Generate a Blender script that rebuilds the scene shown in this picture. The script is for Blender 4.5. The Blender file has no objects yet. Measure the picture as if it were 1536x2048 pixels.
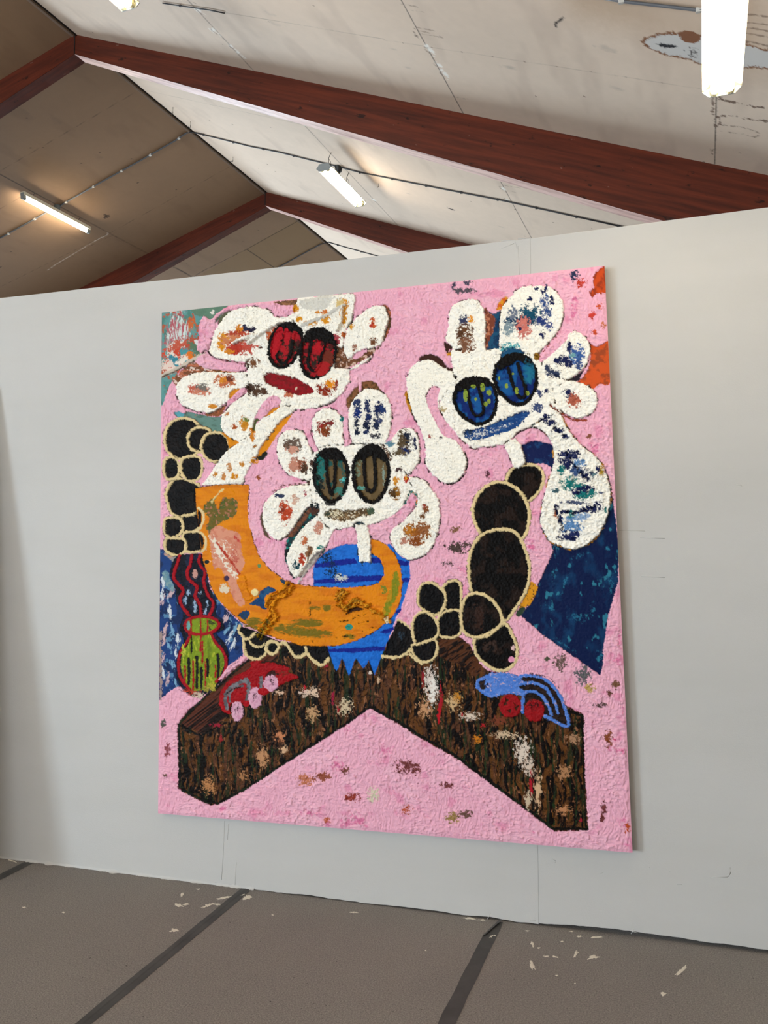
import bpy, bmesh, math, random
import numpy as np
from mathutils import Vector, Matrix

random.seed(7)
scn = bpy.context.scene
col = scn.collection

# ---------------------------------------------------------------- camera
F_PX = 1690.355
CAM = np.array([2.09938, -3.40652, 1.44303])
CM = np.array([[0.955436338, 0.295182424, -0.002956347],      # image right
               [-0.018160300, 0.048778889, -0.998644493],     # image down
               [-0.294638094, 0.954194926, 0.051965725]])     # forward
cam_data = bpy.data.cameras.new('camera')
cam_data.sensor_fit = 'HORIZONTAL'
cam_data.sensor_width = 36.0
cam_data.lens = F_PX / 1536.0 * 36.0
cam_data.clip_start = 0.05
cam = bpy.data.objects.new('camera', cam_data)
col.objects.link(cam)
m = Matrix(((CM[0][0], -CM[1][0], -CM[2][0], CAM[0]),
            (CM[0][1], -CM[1][1], -CM[2][1], CAM[1]),
            (CM[0][2], -CM[1][2], -CM[2][2], CAM[2]),
            (0, 0, 0, 1)))
cam.matrix_world = m
scn.camera = cam
scn.view_settings.view_transform = 'Standard'
scn.view_settings.look = 'None'
scn.view_settings.gamma = 1.0
scn.view_settings.use_curve_mapping = False
scn.view_settings.exposure = 0.0

# ---------------------------------------------------------------- light
DAY = 1.16          # daylight through the left wall windows and the added front one
TUBE = 62.0        # radiance of the fluorescent tubes
world = bpy.data.worlds.new('sky'); scn.world = world
world.use_nodes = True
wn = world.node_tree.nodes
wn['Background'].inputs[0].default_value = (0.75, 0.86, 1.0, 1)
wn['Background'].inputs[1].default_value = 0.6

WALL_L, WALL_R = -7.6, 5.2
WINDOWS = [(-9.2, 2.8, 860), (6.0, 2.6, 530), (9.2, 2.6, 530)]      # y centre, width, power
for (wy, ww, pw) in WINDOWS:
    ld = bpy.data.lights.new('window_and_fill_daylight', 'AREA')
    ld.shape = 'RECTANGLE'; ld.size = 2.0; ld.size_y = ww - 0.1
    ld.energy = pw * DAY; ld.color = (0.74, 0.89, 1.0)
    lo = bpy.data.objects.new('window_and_fill_daylight', ld); col.objects.link(lo)
    lo.location = (WALL_L - 0.02, wy, 1.35)
    lo.rotation_euler = (0, -math.pi / 2, 0)          # -Z of the lamp looks along +X into the hall

# unseen window added in the end wall behind the viewer, to fill shadows
YF, YB = -11.0, 11.3
FRONT_X, FRONT_W = -3.4, 2.6
ld = bpy.data.lights.new('window_and_fill_daylight', 'AREA')
ld.shape = 'RECTANGLE'; ld.size = FRONT_W - 0.1; ld.size_y = 2.0
ld.energy = 290 * DAY; ld.color = (0.84, 0.93, 1.0)
lo = bpy.data.objects.new('window_and_fill_daylight', ld); col.objects.link(lo)
lo.location = (FRONT_X, YF - 0.02, 1.35); lo.rotation_euler = (math.pi / 2, 0, 0)


# ================================================================ helpers
def lin(c):
    c = np.asarray(c, float) / 255.0
    return np.where(c <= 0.04045, c / 12.92, ((c + 0.055) / 1.055) ** 2.4)

def ray(x, y):
    d = (x - 768) / F_PX * CM[0] + (y - 1024) / F_PX * CM[1] + CM[2]
    return d / np.linalg.norm(d)

def onplane(x, y, p0, n):
    d = ray(x, y)
    return CAM + d * (np.dot(np.asarray(p0) - CAM, n) / np.dot(d, n))

def on_floor(x, y): return onplane(x, y, (0, 0, 0), np.array((0, 0, 1.0)))
def on_wall(x, y, yy=0.0): return onplane(x, y, (0, yy, 0), np.array((0, 1.0, 0)))

# roof: the ridge runs along DD, slopes fall to both sides along +-EE
PSI, A_R, A_L = 0.0630, 0.3660, 0.3437
DD = np.array([math.sin(PSI), math.cos(PSI), 0]); EE = np.array([math.cos(PSI), -math.sin(PSI), 0])
R0 = np.array([-1.4046, 0, 4.7918])
UP = np.array([0, 0, 1.0])
def roof(s, t, side):
    a = A_R if side > 0 else A_L
    return R0 + DD * s + side * EE * t * math.cos(a) - UP * t * math.sin(a)
N_R = EE * math.sin(A_R) + UP * math.cos(A_R)
N_L = -EE * math.sin(A_L) + UP * math.cos(A_L)
def st(x, y, side):
    n = N_R if side > 0 else N_L
    v = onplane(x, y, R0, n) - R0
    a = A_R if side > 0 else A_L
    return (float(v @ DD), float(side * (v @ EE) / math.cos(a)))

def tag(o, label=None, cat=None, group=None, kind=None):
    if label: o['label'] = label
    if cat: o['category'] = cat
    if group: o['group'] = group
    if kind: o['kind'] = kind
    return o

def empty(name, loc, parent=None):
    o = bpy.data.objects.new(name, None); col.objects.link(o)
    o.location = loc; o.empty_display_size = 0.1
    if parent: o.parent = parent
    return o

def link(name, me, mat=None, parent=None, smooth=False):
    o = bpy.data.objects.new(name, me); col.objects.link(o)
    if mat: me.materials.append(mat)
    if parent: o.parent = parent
    if smooth:
        me.polygons.foreach_set('use_smooth', [True] * len(me.polygons))
    return o

def bm_obj(name, bm, mat, parent=None, smooth=False):
    me = bpy.data.meshes.new(name); bmesh.ops.recalc_face_normals(bm, faces=bm.faces)
    bm.to_mesh(me); bm.free()
    return link(name, me, mat, parent, smooth)

def add_box(bm, c, s, rot=None):
    """box of full size s at c"""
    vs = []
    for dx in (-.5, .5):
        for dy in (-.5, .5):
            for dz in (-.5, .5):
                v = Vector((dx * s[0], dy * s[1], dz * s[2]))
                if rot: v = rot @ v
                vs.append(bm.verts.new(v + Vector(c)))
    for f in ((0, 1, 3, 2), (4, 6, 7, 5), (0, 4, 5, 1), (2, 3, 7, 6), (0, 2, 6, 4), (1, 5, 7, 3)):
        bm.faces.new([vs[i] for i in f])

def add_tube(bm, pts, r, n=8, caps=True):
    pts = [Vector(p) for p in pts]
    rings = []
    for i, p in enumerate(pts):
        d = (pts[min(i + 1, len(pts) - 1)] - pts[max(i - 1, 0)]).normalized()
        a = d.cross(Vector((0, 0, 1)))
        if a.length < 1e-3: a = d.cross(Vector((1, 0, 0)))
        a.normalize(); b = d.cross(a)
        rings.append([bm.verts.new(p + (a * math.cos(2 * math.pi * k / n) + b * math.sin(2 * math.pi * k / n)) * r) for k in range(n)])
    for i in range(len(rings) - 1):
        for k in range(n):
            bm.faces.new((rings[i][k], rings[i][(k + 1) % n], rings[i + 1][(k + 1) % n], rings[i + 1][k]))
    if caps:
        bm.faces.new(rings[0]); bm.faces.new(rings[-1])

def grid_mesh(name, V, colr=None, extra=None):
    """V (rows, cols, 3) -> quad grid with an optional colour attribute; extra = list of (4x3 quad, colour)"""
    r, c = V.shape[:2]
    idx = np.arange(r * c).reshape(r, c)
    q = np.stack([idx[:-1, :-1], idx[:-1, 1:], idx[1:, 1:], idx[1:, :-1]], -1).reshape(-1, 4)
    vs = V.reshape(-1, 3)
    cc = None if colr is None else colr.reshape(-1, 3)
    if extra:
        for quad, k in extra:
            n = len(vs)
            vs = np.vstack([vs, quad]); q = np.vstack([q, [[n, n + 1, n + 2, n + 3]]])
            cc = np.vstack([cc, np.tile(k, (4, 1))])
    return raw_mesh(name, vs, q, cc)

def raw_mesh(name, vs, q, cc=None):
    me = bpy.data.meshes.new(name)
    me.vertices.add(len(vs)); me.vertices.foreach_set('co', np.ascontiguousarray(vs, dtype=np.float32).ravel())
    me.loops.add(q.size); me.loops.foreach_set('vertex_index', q.astype(np.int32).ravel())
    me.polygons.add(len(q))
    me.polygons.foreach_set('loop_start', np.arange(0, q.size, 4, dtype=np.int32))
    me.polygons.foreach_set('loop_total', np.full(len(q), 4, dtype=np.int32))
    me.update(calc_edges=True)
    if cc is not None:
        at = me.color_attributes.new('paint', 'FLOAT_COLOR', 'POINT')
        buf = np.ones((len(vs), 4), np.float32); buf[:, :3] = cc
        at.data.foreach_set('color', buf.ravel())
    return me

# ---------------------------------------------------------------- numpy noise and painted surfaces
_L = np.random.RandomState(3).rand(8, 256, 256).astype(np.float32)
def vnoise(x, y, seed=0):
    T = _L[seed % 8]
    x = x + 37.13 * seed; y = y + 91.7 * seed
    xi = np.floor(x).astype(np.int32); yi = np.floor(y).astype(np.int32)
    fx = (x - xi).astype(np.float32); fy = (y - yi).astype(np.float32)
    fx = fx * fx * (3 - 2 * fx); fy = fy * fy * (3 - 2 * fy)
    x0 = xi & 255; x1 = (xi + 1) & 255; y0 = yi & 255; y1 = (yi + 1) & 255
    a = T[y0, x0] * (1 - fx) + T[y0, x1] * fx
    b = T[y1, x0] * (1 - fx) + T[y1, x1] * fx
    return a * (1 - fy) + b * fy
def fbm(x, y, seed=0, o=3):
    r = 0; a = 0.5; tot = 0
    for i in range(o):
        r = r + a * vnoise(x, y, seed + i); tot += a
        x = x * 2.03; y = y * 2.03; a *= 0.5
    return r / tot
def ridge(x, y, seed=0, o=3):
    return 1 - np.abs(2 * fbm(x, y, seed, o) - 1) * 2

def spline(pts, closed=True, n=5):
    P = np.asarray(pts, float); out = []
    m_ = len(P)
    rng = range(m_) if closed else range(m_ - 1)
    for i in rng:
        if closed: a, b, c, d = P[i - 1], P[i], P[(i + 1) % m_], P[(i + 2) % m_]
        else: a, b, c, d = P[max(i - 1, 0)], P[i], P[i + 1], P[min(i + 2, m_ - 1)]
        for k in range(n):
            t = k / n
            out.append(0.5 * ((2 * b) + (c - a) * t + (2 * a - 5 * b + 4 * c - d) * t * t + (3 * b - a - 3 * c + d) * t ** 3))
    if not closed: out.append(P[-1])
    return np.array(out)

class Surface:
    """a surface painted layer by layer: colour (linear) and relief (metres) on a grid of coordinates X, Y"""
    def __init__(self, X, Y, unit):
        self.X, self.Y, self.u = X.astype(np.float32), Y.astype(np.float32), unit
        self.C = np.zeros(X.shape + (3,), np.float32); self.H = np.zeros(X.shape, np.float32)
        self.W = (fbm(self.X / (4 * unit), self.Y / (4 * unit), 5, 3) - 0.5) * 2
        self.W2 = (fbm(self.X / (1.7 * unit), self.Y / (1.7 * unit), 2, 2) - 0.5) * 2
    def box(self, P, pad):
        x0, y0 = P.min(0) - pad; x1, y1 = P.max(0) + pad
        mk = (self.X > x0) & (self.X < x1) & (self.Y > y0) & (self.Y < y1)
        r = np.where(mk.any(1))[0]; c = np.where(mk.any(0))[0]
        if len(r) == 0 or len(c) == 0: return None
        return (slice(r[0], r[-1] + 1), slice(c[0], c[-1] + 1))
    def seg(self, P, sl, closed):
        X, Y = self.X[sl], self.Y[sl]
        d = np.full(X.shape, 1e12, np.float32); ins = np.zeros(X.shape, bool)
        n = len(P)
        for i in range(n if closed else n - 1):
            ax, ay = P[i]; bx, by = P[(i + 1) % n]
            ex, ey = bx - ax, by - ay
            L = ex * ex + ey * ey + 1e-12
            wx = X - ax; wy = Y - ay
            t = np.clip((wx * ex + wy * ey) / L, 0, 1)
            d = np.minimum(d, (wx - ex * t) ** 2 + (wy - ey * t) ** 2)
            if closed and ay != by:
                ins ^= ((Y < ay) != (Y < by)) & (wx < wy * ex / ey)
        d = np.sqrt(d)
        return np.where(ins, -d, d) if closed else d
    def put(self, sl, a, color, h, amp):
        if callable(color): k, hh = color(sl)
        else: k, hh = np.asarray(color, np.float32), None
        a3 = a[..., None]
        self.C[sl] = self.C[sl] * (1 - a3) + k * a3
        if h is not None:
            tgt = h + (0 if hh is None else hh * amp)
            self.H[sl] = self.H[sl] * (1 - a) + tgt * a
    def fill(self, pts, color, h=None, amp=1.0, rough=1.2, smooth=True, grow=0.0, gate=None, soft=1.3):
        P = spline(pts) if smooth else np.asarray(pts, float)
        u = self.u
        sl = self.box(P, (grow + 4 + soft * .6) * u)
        if sl is None: return
        sd = self.seg(P, sl, True) / u - grow + rough * (self.W[sl] * 1.2 + self.W2[sl] * 0.8)
        a = np.clip(0.5 - sd / soft, 0, 1)
        if gate is not None: a = a * gate(sl)
        self.put(sl, a, color, h, amp)
    def stroke(self, pts, w, color, h=None, amp=1.0, rough=1.0, smooth=True, gate=None, soft=1.3):
        P = spline(pts, False) if smooth and len(pts) > 2 else np.asarray(pts, float)
        u = self.u
        sl = self.box(P, (w / 2 + 4) * u)
        if sl is None: return
        sd = self.seg(P, sl, False) / u - w / 2 + rough * (self.W[sl] * 1.2 + self.W2[sl] * 0.8)
        a = np.clip(0.5 - sd / soft, 0, 1)
        if gate is not None: a = a * gate(sl)
        self.put(sl, a, color, h, amp)
    def speck(self, c, rx, ry, color, scale=4.0, dens=0.5, h=None, rot=0.0, seed=1, asp=1.0, sharp=9.0):
        """a broken patch: noise blobs, dense in the middle of an ellipse, thinning to its rim"""
        u = self.u
        R = max(rx, ry) * 1.3 * u
        sl = self.box(np.array([[c[0] - R, c[1] - R], [c[0] + R, c[1] + R]]), 0)
        if sl is None: return
        X, Y = (self.X[sl] - c[0]) / u, (self.Y[sl] - c[1]) / u
        xr = X * math.cos(rot) + Y * math.sin(rot); yr = -X * math.sin(rot) + Y * math.cos(rot)
        d = np.sqrt((xr / rx) ** 2 + (yr / ry) ** 2)
        n = .62 * fbm(xr / scale + c[0], yr / (scale * asp) + c[1], seed, 3) + .38 * fbm(xr / (scale * .38) + c[1], yr / (scale * .38 * asp) + c[0], seed + 2, 2)
        a = np.clip((n - (1 - dens) + (0.55 - d) * 0.28) * sharp, 0, 1) * (d < 1.25)
        self.put(sl, a, color, h, 1.0)
    def coords(self, sl): return self.X[sl] / self.u, self.Y[sl] / self.u


# ---------------------------------------------------------------- materials
def nodes(name):
    mt = bpy.data.materials.new(name); mt.use_nodes = True
    nt = mt.node_tree
    return mt, nt, nt.nodes['Principled BSDF']
def plain(name, rgb, rough=0.6, metal=0.0, spec=0.5):
    mt, nt, b = nodes(name)
    b.inputs['Base Color'].default_value = tuple(lin(rgb)) + (1,)
    b.inputs['Roughness'].default_value = rough; b.inputs['Metallic'].default_value = metal
    b.inputs['Specular IOR Level'].default_value = spec
    return mt
def noise_mix(nt, scale, c1, c2, lo=0.35, hi=0.65, detail=6, vec=None, rough=0.6):
    tn = nt.nodes.new('ShaderNodeTexNoise'); tn.inputs['Scale'].default_value = scale; tn.inputs['Detail'].default_value = detail
    tn.inputs['Roughness'].default_value = rough
    if vec is not None: nt.links.new(vec, tn.inputs['Vector'])
    rp = nt.nodes.new('ShaderNodeValToRGB')
    rp.color_ramp.elements[0].position = lo; rp.color_ramp.elements[1].position = hi
    rp.color_ramp.elements[0].color = tuple(lin(c1)) + (1,); rp.color_ramp.elements[1].color = tuple(lin(c2)) + (1,)
    nt.links.new(tn.outputs['Fac'], rp.inputs['Fac'])
    return rp.outputs['Color'], tn.outputs['Fac']
def mixc(nt, a, b, fac, mode='MIX'):
    mx = nt.nodes.new('ShaderNodeMix'); mx.data_type = 'RGBA'; mx.blend_type = mode
    for sock, v in ((mx.inputs[6], a), (mx.inputs[7], b), (mx.inputs[0], fac)):
        if hasattr(v, 'is_linked'): nt.links.new(v, sock)
        else: sock.default_value = v
    return mx.outputs[2]
def bump(nt, b, h, strength, dist):
    bp = nt.nodes.new('ShaderNodeBump'); bp.inputs['Strength'].default_value = strength; bp.inputs['Distance'].default_value = dist
    nt.links.new(h, bp.inputs['Height']); nt.links.new(bp.outputs['Normal'], b.inputs['Normal'])
def objco(nt, scale=(1, 1, 1)):
    tc = nt.nodes.new('ShaderNodeTexCoord'); mp = nt.nodes.new('ShaderNodeMapping'); mp.inputs['Scale'].default_value = scale
    nt.links.new(tc.outputs['Object'], mp.inputs['Vector'])
    return mp.outputs['Vector']
def painted(name, rough, spec=0.4):
    mt, nt, b = nodes(name)
    at = nt.nodes.new('ShaderNodeAttribute'); at.attribute_name = 'paint'
    nt.links.new(at.outputs['Color'], b.inputs['Base Color'])
    b.inputs['Roughness'].default_value = rough; b.inputs['Specular IOR Level'].default_value = spec
    return mt, nt, b, at

# white painted partition
M_wall, nt, b = nodes('partition_paint')
v = objco(nt)
c1, f1 = noise_mix(nt, 1.3, (178, 178, 177), (185, 185, 184), 0.3, 0.7, 4, v)
c2, f2 = noise_mix(nt, 0.9, (179, 178, 176), (185, 184, 183), 0.35, 0.65, 3, objco(nt, (1, 1, 5)))
nt.links.new(mixc(nt, c1, c2, 0.5), b.inputs['Base Color'])
b.inputs['Roughness'].default_value = 0.6; b.inputs['Specular IOR Level'].default_value = 0.3
_, fb = noise_mix(nt, 170, (0, 0, 0), (255, 255, 255), 0, 1, 3, v)
bump(nt, b, fb, 0.25, 0.002)
M_plainwall = plain('hall_wall_paint', (206, 199, 189), 0.8)

# grey floor felt
M_floor, nt, b = nodes('floor_felt')
v = objco(nt)
c1, f1 = noise_mix(nt, 1.1, (113, 109, 107), (126, 122, 119), 0.3, 0.7, 5, v)
c2, f2 = noise_mix(nt, 190, (62, 60, 59), (168, 163, 160), 0.3, 0.7, 3, v)
c3 = mixc(nt, c1, c2, 0.45)
c4, f4 = noise_mix(nt, 70, (60, 50, 44), (255, 255, 255), 0.25, 0.30, 2, v)
nt.links.new(mixc(nt, c3, c4, 0.75, 'MULTIPLY'), b.inputs['Base Color'])
b.inputs['Roughness'].default_value = 0.85; b.inputs['Specular IOR Level'].default_value = 0.25
bump(nt, b, f2, 0.5, 0.003)

M_tape, nt, b = nodes('grey_cloth_tape')
c1, f1 = noise_mix(nt, 9, (60, 60, 61), (76, 76, 76), 0.3, 0.7, 5, objco(nt))
nt.links.new(c1, b.inputs['Base Color']); b.inputs['Roughness'].default_value = 0.55; b.inputs['Specular IOR Level'].default_value = 0.2
M_spot = plain('dried_white_paint', (214, 209, 196), 0.6)

# glue-laminated timber: grain along local X
M_beam, nt, b = nodes('stained_glulam')
vs_ = objco(nt, (1.2, 14, 26))
c1, f1 = noise_mix(nt, 1.6, (40, 12, 6), (112, 46, 23), 0.30, 0.70, 9, vs_)
c2, f2 = noise_mix(nt, 3.2, (54, 18, 10), (98, 40, 21), 0.3, 0.7, 3, objco(nt, (0.7, 2, 9)))
c3 = mixc(nt, c1, c2, 0.45)
c4, f4 = noise_mix(nt, 11.0, (44, 22, 18), (255, 255, 255), 0.30, 0.36, 3, objco(nt, (1.0, 2, 2.6)))
c5 = mixc(nt, c3, c4, 0.8, 'MULTIPLY')
c6, f6 = noise_mix(nt, 26, (0, 0, 0), (255, 255, 255), 0.72, 0.76, 2, objco(nt, (0.6, 1, 1)))
nt.links.new(mixc(nt, c5, (0.5, 0.42, 0.36, 1), mixc(nt, (0, 0, 0, 1), c6, 0.35)), b.inputs['Base Color'])
b.inputs['Roughness'].default_value = 0.5; b.inputs['Specular IOR Level'].default_value = 0.25
bump(nt, b, f1, 0.15, 0.003)
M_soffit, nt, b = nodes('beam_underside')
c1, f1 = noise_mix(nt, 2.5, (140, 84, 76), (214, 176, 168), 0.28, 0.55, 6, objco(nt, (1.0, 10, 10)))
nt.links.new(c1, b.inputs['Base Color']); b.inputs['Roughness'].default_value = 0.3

M_ceil, nt, b, at = painted('ceiling_boards', 0.75, 0.25)
_, fb = noise_mix(nt, 60, (0, 0, 0), (255, 255, 255), 0, 1, 4, objco(nt))
bump(nt, b, fb, 0.12, 0.003)
M_gap = plain('dark_gap', (30, 24, 22), 0.9)
M_strip = plain('ridge_strip', (176, 158, 145), 0.7)
M_cable = plain('grey_cable', (92, 94, 100), 0.5)
M_blackcable = plain('dark_cable', (44, 44, 48), 0.5)
M_clip = plain('cable_clip_white', (205, 203, 198), 0.5)
M_black = plain('black_plastic', (26, 27, 28), 0.4)
M_greyplastic = plain('grey_plastic', (112, 122, 124), 0.5)
M_wire = plain('steel_wire', (70, 64, 60), 0.4, 0.6)
M_enamel = plain('white_enamel', (236, 232, 214), 0.35)
M_cap = plain('grey_end_cap', (150, 156, 158), 0.4, 0.3)
M_holder = plain('tube_holder', (226, 216, 170), 0.4)
M_tube, nt, b = nodes('lit_fluorescent_tube')
b.inputs['Base Color'].default_value = (0.9, 0.9, 0.85, 1)
b.inputs["Emission Color"].default_value = (1.0, 0.87, 0.66, 1)
b.inputs['Emission Strength'].default_value = TUBE
M_canvas_side, nt, b = nodes('canvas_edge')
c1, f1 = noise_mix(nt, 14, (176, 120, 120), (214, 196, 190), 0.35, 0.6, 5, objco(nt))
nt.links.new(c1, b.inputs['Base Color']); b.inputs['Roughness'].default_value = 0.7
M_stretcher = plain('pine_stretcher', (190, 160, 118), 0.7)

# ================================================================ room shell
def struct(o): o['kind'] = 'structure'; return o

# floor
bm = bmesh.new(); add_box(bm, ((WALL_L + WALL_R) / 2, 0.15, -0.05), (WALL_R - WALL_L + 0.4, 22.7, 0.1))
floor = struct(bm_obj('floor', bm, M_floor))

# the white partition: two boards that meet in a seam; the right one ends a little above the floor
XS = 1.675
def partition(x0, x1, zb, zt, name, seed):
    rs = np.random.RandomState(seed)
    nx = int((x1 - x0) / 0.012) + 1
    xs = np.linspace(x0, x1, nx)
    nb = np.convolve(rs.rand(nx + 8) - .5, np.ones(9) / 9, 'valid')
    nt_ = np.convolve(rs.rand(nx + 30) - .5, np.ones(31) / 31, 'valid')
    zbot = np.interp(xs, [p[0] for p in zb], [p[1] for p in zb]) + nb * 0.016
    ztop = np.interp(xs, [p[0] for p in zt], [p[1] for p in zt]) + nt_ * 0.006
    bm = bmesh.new()
    F = [[bm.verts.new((x, yy, z)) for x, z in zip(xs, zz)] for yy, zz in ((0, ztop), (0, zbot), (0.10, zbot), (0.10, ztop))]
    for k in range(4):
        a, c = F[k], F[(k + 1) % 4]
        for i in range(nx - 1): bm.faces.new((a[i], a[i + 1], c[i + 1], c[i]))
    bm.faces.new([f[0] for f in F]); bm.faces.new([f[-1] for f in F])
    return struct(bm_obj(name, bm, M_wall))
wall_a = partition(-3.2, XS - 0.0003, [(-3.2, 0.002), (0.4, 0.002), (0.5, 0.004), (XS, 0.006)], [(-3.2, 2.735), (-0.95, 2.734), (0.45, 2.731), (XS, 2.733)], 'wall_back', 4)
wall_b = partition(XS + 0.0003, 4.3, [(XS, 0.012), (2.0, 0.020), (2.5, 0.017), (4.3, 0.017)], [(XS, 2.734), (2.56, 2.749), (4.3, 2.76)], 'wall_back_right', 9)
wall_b.location.y = 0.0008

# a lip of dried paint along the bottom edge and small scuffs and drips of paint on the wall
rs = np.random.RandomState(5)
bm = bmesh.new()
xs = np.arange(-0.95, 0.46, 0.006)
nn = np.convolve(rs.rand(len(xs) + 6), np.ones(7) / 7, 'valid')
low = [bm.verts.new((x, -0.002 - max(0, n - .5) * 0.05, 0.001)) for x, n in zip(xs, nn)]
mid = [bm.verts.new((x, -0.0015 - max(0, n - .55) * 0.02, 0.003)) for x, n in zip(xs, nn)]
top = [bm.verts.new((x, -0.0002, 0.006 + n * 0.010)) for x, n in zip(xs, nn)]
for i in range(len(xs) - 1):
    bm.faces.new((low[i], low[i + 1], mid[i + 1], mid[i])); bm.faces.new((mid[i], mid[i + 1], top[i + 1], top[i]))
bm_obj('paint_lip', bm, M_wall, wall_a, True)
def scuffs(name, lines, parent, r=0.0022):
    bm = bmesh.new()
    for L in lines:
        add_tube(bm, [Vector(on_wall(x, y, 0.0004)) for x, y in L], r, 6)
    return bm_obj(name, bm, M_wall, parent, True)
scuffs('paint_ridge', [[(1036, 492), (1037, 520), (1039, 552)], [(1002, 482), (1030, 481), (1034, 497)], [(1036, 478), (1060, 476)], [(1003, 497), (1028, 487)],
                       [(449, 1642), (447, 1700), (443, 1760)], [(457, 1648), (455, 1680)], [(470, 1770), (471, 1745), (473, 1725)], [(468, 1770), (450, 1768), (430, 1765)],
                       [(975, 1838), (981, 1826)], [(1060, 1840), (1072, 1842)], [(520, 1795), (480, 1772), (430, 1765)]], wall_a, 0.0014)
scuffs('paint_ridge', [[(1420, 1755), (1440, 1754), (1456, 1754)], [(1456, 1754), (1461, 1746), (1460, 1735)], [(1300, 1736), (1297, 1732)], [(1338, 1743), (1342, 1742)],
                       [(1354, 1769), (1364, 1769)], [(1259, 1861), (1275, 1866)], [(1262, 1868), (1268, 1858)], [(1200, 1748), (1206, 1745)], [(1105, 1718), (1112, 1722), (1110, 1726)],
                       [(1238, 1060), (1290, 1062)], [(1280, 1075), (1330, 1077)], [(1470, 968), (1484, 972)], [(1282, 1152), (1330, 1155)]], wall_b, 0.0013)

# hall walls far from the picture
def slab(name, c, s, mat=M_plainwall):
    bm = bmesh.new(); add_box(bm, c, s); return struct(bm_obj(name, bm, mat))
slab('wall_right', (WALL_R + 0.1, 0.15, 1.7), (0.2, 22.5, 3.4))
bm = bmesh.new()
fx0, fx1 = FRONT_X - FRONT_W / 2, FRONT_X + FRONT_W / 2
add_box(bm, ((-7.9 + fx0) / 2, YF - 0.1, 2.6), (fx0 + 7.9, 0.2, 5.2)); add_box(bm, ((fx1 + 5.5) / 2, YF - 0.1, 2.6), (5.5 - fx1, 0.2, 5.2))
add_box(bm, (FRONT_X, YF - 0.1, 0.15), (FRONT_W, 0.2, 0.3)); add_box(bm, (FRONT_X, YF - 0.1, 3.8), (FRONT_W, 0.2, 2.8))
struct(bm_obj('wall_front', bm, M_plainwall))
bm = bmesh.new()
for dz in (-1.02, 1.02): add_box(bm, (FRONT_X, YF - 0.1, 1.35 + dz), (FRONT_W, 0.06, 0.06))
for dx in (-0.5, 0.5): add_box(bm, (FRONT_X + dx * (FRONT_W - 0.06), YF - 0.1, 1.35), (0.06, 0.06, 2.1))
struct(bm_obj('window_4', bm, M_enamel))  # frame of the added fill window, out of view
slab('wall_far', (-1.2, YB + 0.1, 2.6), (13.4, 0.2, 5.2))
bm = bmesh.new()
ys = sorted([YF] + [w[0] + sg * w[1] / 2 for w in WINDOWS for sg in (-1, 1)] + [YB])
add_box(bm, (WALL_L - 0.1, 0.15, 0.15), (0.2, 22.5, 0.3)); add_box(bm, (WALL_L - 0.1, 0.15, 2.95), (0.2, 22.5, 1.1))
for i in range(0, len(ys), 2):
    add_box(bm, (WALL_L - 0.1, (ys[i] + ys[i + 1]) / 2, 1.35), (0.2, ys[i + 1] - ys[i], 2.1))
struct(bm_obj('wall_left', bm, M_plainwall))
for i, (wy, ww, pw) in enumerate(WINDOWS):
    bm = bmesh.new()
    for dz in (-1.02, 1.02): add_box(bm, (WALL_L - 0.1, wy, 1.35 + dz), (0.06, ww, 0.06))
    for dy in (-0.5, 0.5): add_box(bm, (WALL_L - 0.1, wy + dy * (ww - 0.06), 1.35), (0.06, 0.06, 2.1))
    struct(bm_obj('window_%d' % (i + 1), bm, M_enamel))

# ================================================================ ceiling boards, painted with joints, screws and water marks
S0, S1, TM = -11.6, 11.5, 6.75
def board_base(sf, sl, tint):
    X, Y = sf.X[sl], sf.Y[sl]                      # s along the ridge, t down the slope
    n1 = fbm(X * 1.1, Y * 1.4, 1, 4); n2 = fbm(X * 6, Y * 3.0, 3, 3); n3 = fbm(X * 30, Y * 30, 4, 2)
    k = 1 + (n1 - .5) * 0.16 + (n2 - .5) * 0.07 + (n3 - .5) * 0.05
    c = tint[None, None, :] * k[..., None]
    smudge = np.clip((fbm(X * 2.6 + 9, Y * 9, 6, 3) - 0.60) * 5, 0, 1)[..., None]
    return c * (1 - smudge * np.array([.10, .11, .11]))
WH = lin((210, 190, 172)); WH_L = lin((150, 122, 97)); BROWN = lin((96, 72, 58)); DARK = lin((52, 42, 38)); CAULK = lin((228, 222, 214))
def ceiling_side(side, s0, s1, t1, step):
    s = np.arange(s0, s1 + step / 2, step); t = np.arange(0, t1 + step / 2, step)
    T, Sg = np.meshgrid(t, s, indexing='ij')
    sf = Surface(Sg, T, 0.004)
    al = (slice(None), slice(None))
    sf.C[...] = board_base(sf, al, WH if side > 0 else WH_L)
    paint_ceiling(sf, side)
    a = A_R if side > 0 else A_L
    V = R0 + DD * Sg[..., None] + side * EE * (T[..., None] * math.cos(a)) - UP * (T[..., None] * math.sin(a))
    if side < 0: V = V[::-1]; sf.C = sf.C[::-1]
    ex = []
    for q in (((S0, 0), (s0, 0), (s0, TM), (S0, TM)), ((s1, 0), (S1, 0), (S1, TM), (s1, TM)), ((s0, t1), (s1, t1), (s1, TM), (s0, TM))):
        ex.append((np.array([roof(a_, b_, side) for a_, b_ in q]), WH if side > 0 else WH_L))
    return grid_mesh('ceiling', V, sf.C, ex)

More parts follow.
